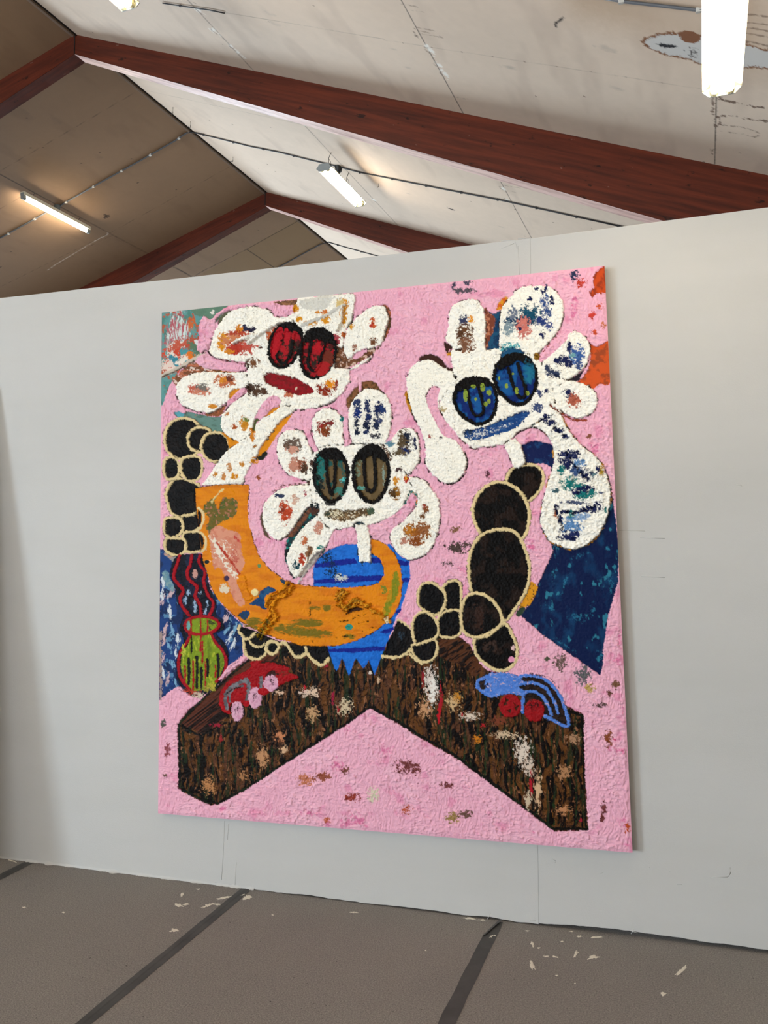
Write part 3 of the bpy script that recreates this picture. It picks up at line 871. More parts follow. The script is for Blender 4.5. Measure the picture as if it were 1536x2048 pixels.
    ORANGE = two((226, 136, 16), (214, 120, 18), 30, 8, .45, .2, 2, .9)
    NAVY = L(20, 32, 74)

    # ---- pink ground
    S.put(ALL, np.ones(X.shape, np.float32), pink, 0.5 * mm, 1.0)
    for (x, y, rx, ry, c) in [(645, 1553, 18, 9, (150, 80, 60)), (690, 1540, 10, 8, (120, 70, 60)), (705, 1595, 16, 9, (150, 60, 50)), (747, 1590, 11, 15, (214, 205, 180)), (815, 1535, 26, 16, (120, 62, 62)),
                              (815, 1620, 12, 9, (180, 80, 50)), (905, 1635, 14, 11, (160, 130, 80)), (930, 1628, 16, 8, (110, 80, 70)), (895, 1570, 14, 8, (120, 60, 60)), (610, 1560, 16, 11, (196, 120, 90)),
                              (655, 1640, 8, 6, (190, 100, 70)), (1216, 1478, 9, 17, (140, 76, 48)), (1232, 1370, 8, 9, (120, 84, 60)), (1219, 1386, 6, 6, (110, 70, 56)), (1180, 1376, 10, 8, (190, 160, 90)), (1165, 1350, 16, 20, (100, 100, 104)),
                              (1120, 1325, 14, 16, (110, 90, 84)), (1095, 1318, 5, 5, (90, 90, 70)), (1200, 1410, 12, 5, (90, 70, 70)), (1207, 1616, 7, 14, (120, 60, 60)), (1205, 1636, 5, 8, (120, 60, 60)), (1255, 1655, 6, 13, (190, 80, 40)),
                              (915, 1095, 26, 12, (80, 64, 60)), (895, 1128, 12, 5, (70, 60, 56)), (912, 1060, 10, 7, (140, 100, 76)), (1178, 872, 6, 5, (130, 80, 60)), (975, 950, 5, 9, (90, 50, 60)), (1150, 552, 9, 12, (44, 52, 84)), (1162, 566, 12, 9, (190, 60, 44)),
                              (1185, 631, 7, 8, (196, 62, 52)), (1201, 612, 8, 6, (200, 84, 46)), (1189, 664, 6, 6, (200, 80, 50)), (1208, 650, 5, 7, (196, 110, 60)), (935, 565, 10, 6, (70, 70, 90)), (907, 570, 5, 7, (70, 70, 90)),
                              (925, 582, 24, 6, (90, 80, 90)), (328, 1448, 8, 9, (90, 90, 84)), (335, 1500, 7, 16, (150, 80, 90)), (330, 1552, 5, 4, (120, 90, 80)), (517, 955, 5, 5, (150, 80, 50)), (1230, 1480, 4, 4, (210, 90, 130))]:
        S.speck((x, y), rx, ry, lin(c), 4.5, .62, seed=int(x) % 7, sharp=10)
    for (x, y, rx, ry) in [(1148, 625, 9, 20), (1150, 600, 9, 8), (692, 1648, 16, 12), (720, 1640, 24, 16), (655, 1650, 10, 8), (1190, 895, 18, 22), (1240, 1280, 8, 26), (1235, 1320, 9, 14), (1235, 1500, 18, 10), (1247, 1640, 8, 14),
                           (1250, 1690, 8, 12), (620, 1375 + 250, 22, 9), (675, 1528, 16, 14), (945, 1510, 10, 10), (1066, 1664, 9, 7), (870, 1440 + 20, 30, 8), (445, 1618, 12, 6), (395, 1612, 8, 6), (770, 1500, 22, 12), (700, 1460, 14, 10),
                           (1245, 1425, 5, 12), (955, 1075, 10, 18), (1064, 1095, 12, 20), (930, 1140, 12, 14), (720, 560, 20, 8)]:
        S.speck((x, y), rx, ry, DEEP, 7, .55, seed=3, sharp=4)
    # ---- top right orange corner and side
    S.fill(K('p3', (1345, 140), (1385, 80), (1425, 60), (1480, 30), (1470, 290), (1390, 295), (1330, 330), (1305, 290), (1350, 250)), two((196, 74, 30), (150, 56, 30), 7, 12, .5, .15, 1), .4 * mm, .6, rough=3, smooth=False)
    S.fill(K('p3', (1310, 740), (1380, 760), (1500, 725), (1500, 1070), (1400, 1090), (1350, 1130), (1280, 1110), (1200, 1080), (1280, 1000), (1320, 870)), two((204, 84, 38), (152, 70, 40), 9, 9, .5, .15, 1), .3 * mm, .6, rough=2)
    S.fill(K('p3', (1070, 1055), (1180, 1020), (1265, 960), (1300, 900), (1250, 1000), (1200, 1070)), lin((40, 34, 44)), .3 * mm, rough=2)
    # ---- teal upper left
    TEAL = two((96, 152, 152), (78, 128, 122), 12, 14, .45, .2, 2, .8, (178, 92, 66), .62)
    S.fill(K('p1', (20, 260), (340, 225), (600, 205), (600, 290), (500, 380), (420, 400), (390, 480), (370, 560), (420, 620), (430, 660), (230, 770), (160, 900), (110, 980), (95, 1090), (20, 1120)), TEAL, .2 * mm, .5, smooth=False)
    S.fill(K('p1', (340, 230), (620, 195), (600, 290), (500, 400), (430, 330), (340, 300)), flat((96, 130, 112)), .2 * mm, smooth=True)
    S.speck(K1('p1', 300, 380), 12, 20, lin((196, 104, 54)), 8, .55); S.speck(K1('p1', 250, 310), 16, 8, lin((150, 70, 80)), 7, .5)
    for (x, y, w, hh) in [(150, 430, 6, 44), (200, 430, 8, 40), (240, 470, 8, 30), (120, 560, 8, 34)]:
        S.speck(K1('p1', x, y), w * 1.8, hh, lin((176, 92, 104)), 3.2, .55, asp=4); S.speck(K1('p1', x + 20, y + 10), w * 1.5, hh, lin((206, 222, 220)), 2.2, .52, asp=6)
    for (x, y, rx, ry, c) in [(150, 720, 14, 26, (206, 70, 44)), (220, 640, 22, 22, (226, 216, 206)), (215, 650, 9, 16, (196, 72, 50)), (270, 620, 16, 8, (70, 150, 160)), (310, 670, 10, 9, (220, 116, 40)), (330, 540, 22, 10, (176, 80, 60)),
                              (200, 560, 20, 10, (190, 90, 70)), (170, 720, 8, 14, (52, 130, 150)), (240, 710, 14, 10, (232, 224, 214)), (270, 740, 12, 6, (60, 140, 150)), (110, 760, 12, 14, (230, 210, 200)), (350, 610, 9, 20, (92, 120, 96)),
                              (370, 560, 5, 8, (220, 220, 220)), (500, 280, 6, 4, (222, 220, 214))]:
        S.speck(K1('p1', x, y), rx, ry, lin(c), 6, .68, rot=-.6, seed=int(x) % 6)
    S.stroke(K('p1', (60, 842), (150, 800), (250, 750), (340, 700), (430, 640)), 8, lin((202, 190, 176)), 4 * mm, rough=2)
    S.stroke(K('p1', (60, 852), (150, 812), (250, 765), (340, 715)), 2.5, lin((88, 76, 64)), 1 * mm, rough=1.5)
    S.fill(K('p1', (150, 880), (230, 800), (330, 720), (440, 770), (600, 790), (480, 830), (320, 830), (230, 880), (190, 940)), two((120, 76, 50), (186, 110, 80), 8, 5, .5, .12, 4, 1, (222, 200, 190), .62), .8 * mm, rough=2.5)
    S.fill(K('p1', (470, 800), (640, 800), (770, 805), (720, 825), (600, 815)), lin((216, 138, 30)), 1 * mm)
    # olive patch beside the first petal, top brown, second teal
    S.fill(K('p1', (560, 420), (560, 330), (640, 270), (680, 280), (600, 350), (575, 420)), lin((96, 98, 74)), .5 * mm)
    S.fill(K('p4', (160, 40), (260, 10), (400, 40), (560, 60), (640, -20), (640, 60), (600, 130), (600, 210), (500, 190), (400, 130), (330, 80), (200, 60)), two((104, 140, 132), (84, 112, 100), 14, 6, .5, .2, 3, .8, (188, 96, 60), .68), .3 * mm, .6)
    S.fill(K('p1', (430, 1170), (600, 1100), (640, 1050), (600, 1160), (540, 1200), (470, 1190)), two((140, 82, 52), (176, 100, 66), 5, 5, .5, .1), .6 * mm, rough=2.5)
    S.fill(K('p4', (170, 20), (260, 10), (240, 60), (200, 60)), lin((92, 164, 178)), .4 * mm)
    S.fill(K('p1', (1040, 190), (1120, 185), (1270, 165), (1245, 215), (1180, 228), (1090, 215)), two((150, 106, 74), (110, 76, 56), 5, 4), .8 * mm, rough=2)
    # pink strokes over the teal
    S.fill(K('p1', (430, 315), (490, 345), (560, 285), (650, 232), (800, 205), (960, 198), (1040, 200), (1080, 225), (1222, 225), (1225, 270), (1170, 305), (1060, 320), (1000, 245), (850, 222), (735, 240), (600, 290), (540, 350), (520, 460), (490, 560), (440, 640), (400, 640), (370, 600), (392, 500), (385, 430), (395, 370)), pink, 2.5 * mm, 1.4)
    S.fill(K('p1', (370, 690), (440, 650), (500, 690), (700, 727), (800, 735), (818, 760), (770, 800), (640, 790), (480, 780), (400, 740)), pink, 2.5 * mm, 1.4)
    S.fill(K('p1', (60, 1110), (100, 1000), (150, 892), (190, 950), (200, 1050), (240, 1100), (272, 1152), (250, 1172), (190, 1140), (150, 1150), (200, 1230), (130, 1310), (30, 1330), (30, 1110)), pink, 2.0 * mm, 1.3)
    # ---- navy tent at right and the dark blue ground at left
    SEA = two((12, 28, 70), (18, 58, 100), 14, 26, .50, .3, 2, .9, (44, 118, 144), .70)
    S.fill([(1224, 985), (1232, 1040), (1238, 1100), (1236, 1163), (1227, 1194), (1216, 1236), (1207, 1294), (1205, 1335), (1199, 1350), (1176, 1333), (1134, 1304), (1087, 1271), (1040, 1230), (1062, 1205), (1069, 1190), (1076, 1168), (1092, 1136), (1107, 1101), (1100, 1082), (1150, 1000)], SEA, .2 * mm, .7, smooth=False, rough=1.6)
    for (x, y, rx, ry, r) in [(1150, 1235, 22, 9, .3), (1222, 1170, 9, 24, 0), (1162, 1110, 22, 6, -.3), (1110, 1150, 4, 34, .3), (1130, 1165, 4, 34, .3), (1185, 1220, 6, 18, 0), (1215, 1095, 10, 12, .6), (1200, 1310, 9, 24, 0), (1100, 1215, 16, 10, .3), (1130, 1290, 34, 5, .6)]:
        S.speck((x, y), rx, ry, lin((40, 112, 146)), 5, .5, rot=r, sharp=4)
    S.fill(K('p6', (880, 430), (960, 407), (1080, 430), (1100, 500), (1085, 585), (1030, 558), (930, 562), (905, 555), (890, 500)), two((18, 30, 78), (26, 60, 108), 9, 9, .58, .1), .2 * mm, .6)
    S.fill(K('q3', (590, 665), (640, 550), (690, 440), (745, 495), (705, 600), (650, 660)), two((220, 150, 34), (90, 66, 30), 3, 3, .62, .06), 1 * mm, rough=1.6)
    S.fill(K('q3', (560, 720), (600, 665), (645, 665), (600, 735)), lin((48, 66, 50)), .5 * mm)
    BLUEL = two((28, 62, 124), (20, 40, 84), 14, 18, .48, .15, 3, 1.0, (84, 130, 170), .66)
    S.fill(K('q1', (30, 160), (110, 180), (200, 215), (430, 215), (480, 500), (600, 670), (770, 830), (770, 1100), (640, 1200), (560, 1300), (420, 1440), (300, 1445), (205, 1393), (140, 1410), (100, 1445), (30, 1500)), BLUEL, .3 * mm, .8, smooth=False, rough=2)
    for i, (x, y) in enumerate([(65, 450), (60, 620), (110, 600), (130, 720), (90, 860), (150, 880), (200, 950), (75, 960), (120, 1020), (180, 1080), (60, 1130), (150, 1180), (70, 1250), (110, 1300), (180, 1350), (60, 560), (140, 560), (640, 860), (690, 1000), (620, 770), (700, 870), (650, 950)]):
        c = [(214, 222, 230), (206, 176, 182), (120, 166, 200)][i % 3]
        S.speck(K1('q1', x, y), 4.5, 14, lin(c), 3.4, .58, asp=2.6, rot=[0, .25, -.3][i % 3] if i < 16 else .5, seed=i)
    S.fill(K('q1', (60, 380), (110, 360), (130, 430), (170, 500), (150, 540), (90, 470)), two((130, 160, 166), (100, 140, 160), 6, 6), .5 * mm, rough=2)
    S.fill(K('q1', (75, 200), (100, 120), (150, 200), (190, 230), (170, 280), (110, 240)), two((206, 150, 130), (150, 150, 150), 6, 4), .6 * mm, rough=2.5)
    S.stroke(K('q1', (45, 900), (42, 1100), (48, 1300), (45, 1480)), 5, lin((160, 140, 136)), .5 * mm, rough=3)
    S.stroke(K('q1', (140, 1440), (180, 1400), (230, 1390), (300, 1440), (360, 1470)), 5, pink, 2 * mm, rough=2)

    # ---- brown log table
    wood_n = fbm(S.X / 4.5 + nC * 5, S.Y / 22 + nC * 2, 1, 4); wood_m = fbm(S.X / 7, S.Y / 30, 5, 4); wsw = fbm(S.X / 9 + nC * 5, S.Y / 11, 3, 4)
    def wood(sl):
        n, m_, w_ = wood_n[sl][..., None], wood_m[sl][..., None], wsw[sl][..., None]
        k = L(98, 60, 27) * (1 - np.clip((m_ - .45) * 5, 0, 1)) + L(88, 54, 36) * np.clip((m_ - .45) * 5, 0, 1)
        d = np.clip((n - .44) * 8, 0, 1); k = k * (1 - d) + L(14, 9, 8) * d
        r = np.clip(1 - np.abs(w_ - .5) * 16, 0, 1) * .9; k = k * (1 - r) + L(14, 9, 8) * r
        g = np.clip((fbm(S.X[sl] / 5 + 31, S.Y[sl] / 40, 6, 3)[..., None] - .62) * 14, 0, 1) * .8; k = k * (1 - g) + L(30, 44, 24) * g
        p_ = np.clip((fbm(S.X[sl] / 4 + 3, S.Y[sl] / 9, 7, 4)[..., None] - .70) * 14, 0, 1) * .7; k = k * (1 - p_) + L(160, 108, 76) * p_
        return k, (1.6 * wood_n[sl] + 1.4 * nB[sl] + 1.2 * wsw[sl]) * mm
    table = [(355.7, 1448), (375, 1422), (412, 1391), (447, 1358), (473, 1335), (498, 1318), (505, 1300), (560, 1282), (660, 1290), (770, 1280), (820, 1285), (873, 1272), (896, 1271), (919, 1275), (942, 1291), (958, 1325), (975, 1342), (1060, 1355), (1110, 1390), (1138, 1415), (1166, 1428), (1168, 1436),
             (1169, 1540), (1177, 1658), (1172, 1661), (1109, 1662), (1099, 1655), (1047, 1616), (995, 1574), (953, 1546), (906, 1512), (880, 1499), (834, 1472), (799, 1449), (741, 1416), (729, 1421), (694, 1449), (647, 1479), (600, 1507), (559, 1534), (503, 1572), (472, 1590), (437, 1608), (422, 1610), (404, 1603), (366, 1585), (357, 1575)]
    S.fill(table, lin((120, 30, 44)), 1 * mm, smooth=False, grow=1.2, rough=1.5, gate=gate(.5))
    S.fill(table, wood, 1.5 * mm, 1.0, smooth=False, rough=1.8)
    # darker flat tops with slanting strokes
    tops = fbm((S.X * .8 + S.Y * .6) / 16, (S.Y * .8 - S.X * .6) / 3, 4, 4); tops2 = fbm((S.X * .8 - S.Y * .6) / 16, (S.Y * .8 + S.X * .6) / 3, 5, 4)
    def topfn(n_, a, b2):
        def fn(sl):
            d = np.clip((n_[sl][..., None] - .5) * 10, 0, 1)
            return L(*a) * (1 - d) + L(*b2) * d, (2 * n_[sl] + nB[sl]) * mm
        return fn
    S.fill([(360, 1446), (420, 1388), (500, 1318), (560, 1300), (540, 1350), (490, 1400), (432, 1452), (404, 1468)], topfn(tops2 if False else fbm((S.X * .8 - S.Y * -.6) / 16, (S.Y * .8 - S.X * -.6) / 3, 5, 4), (88, 44, 30), (26, 16, 13)), 1.5 * mm, smooth=False, rough=2)
    S.fill([(880, 1272), (900, 1270), (920, 1277), (942, 1296), (962, 1335), (950, 1352), (920, 1330), (880, 1312)], topfn(tops2, (84, 48, 28), (24, 15, 12)), 1.5 * mm, rough=2)
    EDGE = two((16, 14, 11), (26, 38, 22), 10, 10, .5, .2)
    def edge(pts, w): S.stroke(pts, w, EDGE, 2.5 * mm, .8, rough=1.6, smooth=False)
    edge([(358, 1449), (412, 1391), (500, 1318)], 4); edge([(358, 1450), (360, 1520), (359, 1575), (406, 1600), (436, 1607), (503, 1570), (559, 1532), (610, 1500), (694, 1446), (739, 1414)], 5)
    edge([(741, 1414), (800, 1445), (834, 1468), (906, 1508), (953, 1543), (1047, 1612), (1105, 1657), (1174, 1658)], 6); edge([(1166, 1432), (1167, 1540), (1172, 1655)], 4)
    edge([(358, 1450), (402, 1472), (432, 1455), (452, 1445)], 3.5); edge([(403, 1472), (404, 1540), (407, 1600)], 3.5); edge([(1110, 1412), (1165, 1432)], 5); edge([(1135, 1455), (1164, 1436)], 3)
    for x0, y0, x1, y1 in [(458, 1452, 471, 1585), (497, 1430, 506, 1565), (536, 1405, 545, 1540), (582, 1395, 582, 1500), (624, 1390, 620, 1470), (662, 1400, 660, 1455), (740, 1360, 738, 1410), (795, 1340, 793, 1440), (888, 1330, 890, 1490), (925, 1420, 928, 1520), (1102, 1470, 1108, 1650), (1024, 1460, 1022, 1590), (1060, 1470, 1066, 1620), (1148, 1460, 1152, 1650), (968, 1450, 970, 1550)]:
        S.stroke([(x0, y0), ((x0 + x1) / 2 + 2, (y0 + y1) / 2), (x1, y1)], 3.2, two((18, 16, 12), (34, 52, 28), 6, 14, .48, .1, 3), 2 * mm, rough=2)
    for (x, y, rx, ry, c, asp) in [(862, 1372, 15, 44, (226, 212, 204), 1.6), (868, 1380, 9, 30, (240, 236, 230), 1.3), (850, 1415, 16, 20, (200, 150, 110), 1.4), (881, 1400, 5, 34, (166, 28, 40), 3), (878, 1432, 4, 14, (186, 24, 36), 2), (846, 1355, 3, 22, (140, 24, 34), 3),
                                   (908, 1403, 16, 20, (210, 176, 130), 1), (915, 1395, 9, 12, (196, 130, 40), 1), (940, 1432, 22, 8, (224, 206, 190), .8), (925, 1428, 4, 5, (180, 30, 40), 1), (966, 1450, 5, 6, (180, 30, 40), 1), (1010, 1470, 26, 8, (206, 180, 150), .7),
                                   (954, 1478, 9, 9, (200, 120, 30), 1), (1046, 1505, 18, 30, (226, 210, 196), 1.4), (1056, 1535, 13, 20, (216, 196, 180), 1.4), (1062, 1568, 4, 26, (176, 28, 44), 3), (1076, 1580, 8, 40, (214, 176, 140), 2), (1056, 1600, 8, 20, (206, 186, 160), 1.6), (1128, 1545, 16, 16, (176, 128, 90), 1),
                                   (1128, 1620, 16, 10, (186, 130, 90), .8), (1148, 1478, 14, 12, (170, 130, 100), 1), (612, 1385, 14, 9, (222, 196, 180), 1), (628, 1384, 12, 11, (226, 196, 170), 1), (610, 1376, 4, 8, (190, 30, 44), 1), (690, 1412, 16, 18, (212, 192, 160), 1), (677, 1421, 4, 8, (186, 26, 50), 1.4),
                                   (625, 1428, 14, 16, (190, 150, 110), 1), (558, 1385, 12, 5, (222, 186, 160), 1), (568, 1500, 9, 10, (216, 176, 140), 1), (525, 1512, 12, 24, (190, 140, 100), 1.2), (418, 1570, 14, 20, (186, 130, 84), 1), (488, 1550, 12, 12, (170, 120, 80), 1), (560, 1472, 12, 12, (200, 130, 90), 1),
                                   (740, 1345, 4, 5, (226, 210, 200), 1), (757, 1362, 3, 10, (200, 170, 140), 2), (432, 1450, 12, 4, (150, 30, 50), 1), (442, 1476, 5, 8, (150, 36, 40), 1), (653, 1332, 5, 9, (150, 30, 50), 1), (665, 1395, 4, 14, (150, 24, 60), 2), (1162, 1640, 3, 8, (176, 40, 60), 1.5), (790, 1385, 8, 30, (92, 60, 30), 2), (1000, 1440, 20, 10, (120, 60, 40), 1)]:
        S.speck((x, y), rx, ry, lin(c), 3.4, .58, h=4 * mm, asp=asp, seed=int(x) % 7, sharp=9)

    # ---- black stones with cream outlines
    def stone(pts, w=5.2, fillc=BLACK, hh=1.5): 
        S.fill(pts, fillc, hh * mm, 1.3, rough=1.0)
        P_ = list(pts) + [pts[0]]
        S.stroke(P_, w + 2.2, lin((24, 20, 20)), 1.5 * mm, rough=1.8, gate=gate(.5, .06))
        S.stroke(P_, w, CREAM, 3.2 * mm, 1.5, rough=1.7)
    def ell(z, cx, cy, rx, ry, n=12, rot=0): return K(z, *[(cx + rx * math.cos(a) * math.cos(rot) - ry * math.sin(a) * math.sin(rot), cy + rx * math.cos(a) * math.sin(rot) + ry * math.sin(a) * math.cos(rot)) for a in np.linspace(0, 2 * np.pi, n, endpoint=False)])
    CR = 5.6
    stone(K('p4', (85, 250), (110, 150), (190, 85), (280, 72), (360, 110), (410, 200), (400, 330), (340, 400), (230, 430), (140, 390), (95, 330)), CR)
    stone(K('p4', (285, 255), (320, 180), (400, 150), (480, 180), (500, 270), (450, 350), (380, 370), (310, 330)), CR)
    stone(K('p4', (405, 330), (430, 240), (500, 200), (580, 205), (640, 260), (655, 350), (600, 430), (520, 455), (440, 410)), CR)
    stone(K('p4', (95, 740), (130, 650), (200, 600), (300, 620), (380, 660), (420, 760), (380, 880), (300, 930), (200, 935), (130, 880)), CR)
    stone(K('p4', (75, 510), (90, 440), (150, 410), (200, 450), (215, 530), (190, 590), (120, 610), (85, 570)), CR)
    stone(K('p4', (225, 500), (240, 430), (320, 405), (390, 420), (415, 500), (395, 590), (320, 625), (250, 590)), CR)
    stone(K('p4', (220, 1000), (240, 930), (330, 920), (400, 880), (425, 950), (400, 1030), (320, 1070), (240, 1070)), CR)
    stone(K('p4', (245, 1160), (250, 1080), (330, 1070), (400, 1070), (440, 1130), (430, 1220), (350, 1250), (270, 1235)), CR)
    stone(K('p4', (80, 1030), (90, 960), (150, 945), (220, 950), (245, 1030), (210, 1100), (140, 1120), (90, 1090)), CR)
    stone(K('p4', (85, 1190), (100, 1130), (180, 1125), (250, 1130), (270, 1200), (240, 1265), (160, 1270), (100, 1240)), CR)
    # clump under the horn
    S.fill(K('q1', (735, 850), (900, 890), (1000, 940), (1200, 1000), (1530, 1030), (1530, 1130), (1470, 1190), (1400, 1150), (1330, 1090), (1260, 1125), (1190, 1060), (1140, 1000), (1090, 1010), (1060, 1090), (1000, 1080), (950, 1110), (890, 1140), (820, 1115), (780, 1070), (775, 960)), BLACK, 1.5 * mm, 1.2)
    for q, w in [(((745, 840), (735, 890), (775, 950), (785, 1060), (820, 1110), (890, 1135), (950, 1110), (975, 1080)), 5.5), (((880, 900), (830, 950), (790, 960)), 5), (((815, 950), (860, 1010), (920, 1025), (960, 1000)), 4.5),
                 (((1030, 975), (1080, 1000), (1085, 1040), (1050, 1085), (1000, 1075), (975, 1030), (1000, 985), (1030, 975)), 6.5), (((1090, 1005), (1140, 990), (1180, 1040), (1210, 1090), (1260, 1120), (1325, 1080), (1320, 1020)), 6.2), (((1335, 1085), (1400, 1150), (1470, 1185), (1525, 1130)), 6.5)]:
        S.stroke(K('q1', *q), w, CREAM, 3 * mm, 1.4, rough=2)
    # ---- blue striped basket
    BLUE = two((30, 112, 214), (24, 98, 196), 10, 6, .5, .2, 2, 1.2)
    STR = flat((16, 34, 140), .15)
    S.fill(K('q2', (118, 500), (116, 330), (150, 265), (225, 195), (300, 150), (400, 124), (500, 125), (620, 140), (790, 120), (880, 230), (962, 268), (966, 430), (930, 560), (880, 700), (830, 800), (800, 900), (752, 1020), (718, 1100), (655, 1272), (604, 1145), (562, 1212), (545, 1205), (490, 1120), (430, 1282), (368, 1122), (320, 1246), (280, 1150), (240, 1020)), BLUE, 1 * mm, 1.2, smooth=False)
    for q in [((128, 330), (135, 296), (330, 262), (480, 245), (505, 292), (340, 312), (250, 326)), ((620, 245), (695, 238), (730, 292), (630, 292)), ((850, 255), (958, 280), (958, 312), (875, 310)),
              ((124, 438), (300, 425), (450, 402), (730, 400), (720, 442), (400, 462), (124, 472)), ((890, 425), (964, 420), (958, 458), (895, 460)), ((690, 892), (820, 850), (828, 880), (750, 912)), ((815, 715), (890, 690), (880, 722), (820, 740)),
              ((245, 1042), (480, 1036), (745, 1018), (748, 1056), (480, 1076), (250, 1068))]:
        S.fill(K('q2', *q), STR, 1 * mm, smooth=False, rough=1.5)
    for (x, y, rx, ry) in [(230, 230, 18, 18), (300, 380, 24, 16), (270, 300, 10, 12)]:
        S.speck(K1('q2', x, y), rx, ry, lin((12, 40, 70)), 3.2, .52, rot=.6)
    S.speck(K1('q2', 345, 420), 9, 8, lin((210, 214, 206)), 3, .6); S.speck(K1('q2', 400, 425), 6, 6, lin((200, 206, 200)), 3, .55)

    # right column
    BB = two((10, 8, 8), (34, 23, 19), 16, 16, .52, .12, 5, 1.2)
    stone(K('p6', (775, 680), (800, 610), (870, 570), (970, 570), (1020, 620), (1015, 710), (940, 800), (880, 790), (820, 720)), 6, BB)
    stone(K('p6', (550, 860), (590, 760), (680, 690), (780, 690), (870, 750), (925, 860), (925, 960), (890, 1050), (760, 1090), (640, 1060), (570, 960)), 6.4, BB)
    stone(K('q3', (160, 250), (210, 110), (300, 25), (430, -5), (560, 25), (640, 160), (680, 330), (655, 500), (570, 650), (460, 780), (300, 700), (200, 560), (165, 420)), 6.2, BB)
    stone(K('q2', (1255, 500), (1310, 455), (1390, 450), (1415, 520), (1415, 640), (1400, 710), (1300, 715), (1250, 640)), 5.2)
    stone(K('q2', (1210, 780), (1270, 720), (1390, 705), (1410, 800), (1400, 910), (1320, 945), (1220, 920)), 5)
    stone(K('q2', (1035, 590), (1060, 490), (1140, 460), (1220, 500), (1280, 570), (1260, 680), (1200, 745), (1110, 720), (1045, 660)), 5.4)
    S.fill(K('q2', (750, 1100), (770, 990), (830, 860), (870, 790), (970, 870), (1000, 1000), (950, 1060), (860, 1110)), BLACK, 1.5 * mm, 1.2)
    S.speck(K1('q2', 890, 930), 8, 9, lin((44, 60, 76)), 5, .5)
    stone(K('q2', (975, 1040), (1000, 1000), (1100, 985), (1180, 960), (1205, 1040), (1170, 1130), (1080, 1160), (1010, 1110)), 5.2)
    stone(K('q2', (985, 830), (1020, 750), (1090, 720), (1170, 760), (1215, 860), (1190, 940), (1100, 980), (1020, 1000), (990, 910)), 5.4)
    S.stroke(K('q2', (865, 790), (920, 820), (975, 870)), 5, CREAM, 3 * mm, 1.4, rough=2); S.stroke(K('q2', (725, 1108), (850, 1118), (930, 1085), (962, 1050)), 6, CREAM, 3 * mm, 1.4, rough=2); S.stroke(K('q2', (950, 1060), (1000, 1120), (1070, 1175)), 5, CREAM, 3 * mm, 1.4, rough=2)
    stone(K('q3', (205, 1000), (215, 930), (330, 900), (460, 800), (530, 890), (575, 1020), (555, 1130), (480, 1195), (380, 1190), (290, 1130), (230, 1070)), 6.2, BB)
    stone(K('q3', (95, 700), (115, 610), (180, 545), (280, 550), (380, 620), (445, 740), (420, 820), (330, 880), (230, 915), (130, 880), (100, 800)), 6.2, BB)
    S.speck(K1('q3', 235, 740), 13, 26, lin((52, 34, 28)), 9, .6); S.speck(K1('q3', 340, 1000), 20, 14, lin((58, 42, 36)), 9, .55); S.speck(K1('q3', 525, 1105), 5, 5, lin((226, 150, 184)), 4, .8); S.speck(K1('q3', 540, 1005), 4, 5, lin((226, 190, 190)), 4, .7)

    # ---- jug and its red flames
    NB = two((16, 18, 30), (26, 34, 58), 9, 10, .52, .12, 2, 1.2)
    S.fill(K('q1', (190, 230), (300, 212), (425, 212), (440, 330), (475, 480), (540, 640), (535, 740), (590, 790), (605, 870), (540, 910), (600, 980), (645, 1080), (638, 1200), (600, 1300), (520, 1390), (380, 1470), (280, 1430), (200, 1330), (185, 1200), (200, 1080), (250, 980), (235, 920), (212, 850), (240, 780), (235, 700), (190, 620), (170, 500), (130, 400), (145, 310)), NB, 1 * mm, 1.2)
    S.speck(K1('q1', 348, 388), 5, 8, lin((200, 150, 140)), 4, .75)
    for (x, y) in [(290, 560), (350, 690), (440, 720), (265, 620), (345, 640), (460, 640), (395, 560)]: S.speck(K1('q1', x, y), 4, 9, lin((150, 176, 206)), 3, .55, asp=2)
    RED = flat((160, 17, 30), .16, 1.4)
    for q in [((215, 225), (190, 310), (165, 390), (180, 450), (248, 530), (220, 600), (240, 670), (300, 750)), ((322, 222), (310, 300), (285, 360), (295, 430), (368, 500), (352, 580), (395, 660), (405, 760)), ((395, 225), (388, 290), (438, 370), (428, 450), (460, 560), (510, 640), (500, 710), (470, 755))]:
        S.stroke(K('q1', *q), 6.2, RED, 2.5 * mm, 1, rough=1.2)
    GREEN = two((126, 150, 34), (106, 128, 30), 6, 14, .5, .15, 3, 1.4, (170, 180, 50), .66)
    S.fill(K('q1', (262, 840), (290, 785), (400, 765), (520, 790), (560, 845), (500, 895), (400, 915), (290, 890)), GREEN, 1.2 * mm)
    S.speck(K1('q1', 287, 835), 4, 9, lin((110, 170, 170)), 5, .8)
    S.fill(K('q1', (510, 800), (545, 840), (500, 870), (460, 880), (440, 840), (450, 800)), flat((60, 72, 30)), 1 * mm, rough=2, gate=gate(.48))
    S.fill(K('q1', (310, 920), (400, 925), (490, 910), (525, 1000), (595, 1080), (605, 1180), (565, 1290), (500, 1370), (430, 1405), (330, 1405), (255, 1310), (228, 1200), (240, 1080), (295, 1000)), GREEN, 1.2 * mm, 1.2)
    for x, y0, y1, c in [(295, 1130, 1350, 0), (365, 1115, 1385, 0), (405, 1210, 1390, 0), (460, 1140, 1280, 0), (552, 1095, 1290, 0), (335, 1150, 1395, 1), (440, 1160, 1385, 1), (262, 1200, 1330, 1), (530, 1190, 1290, 1), (315, 800, 900, 1), (400, 780, 1060, 1), (458, 790, 890, 1), (415, 980, 1170, 1), (318, 930, 1080, 0)]:
        S.stroke(K('q1', (x, y0), (x + 3, (y0 + y1) / 2), (x, y1)), 5.6 if (c == 0 and y0 > 1000) else 3.4, RED if c else lin((22, 18, 20)), 1.6 * mm, rough=1.3)
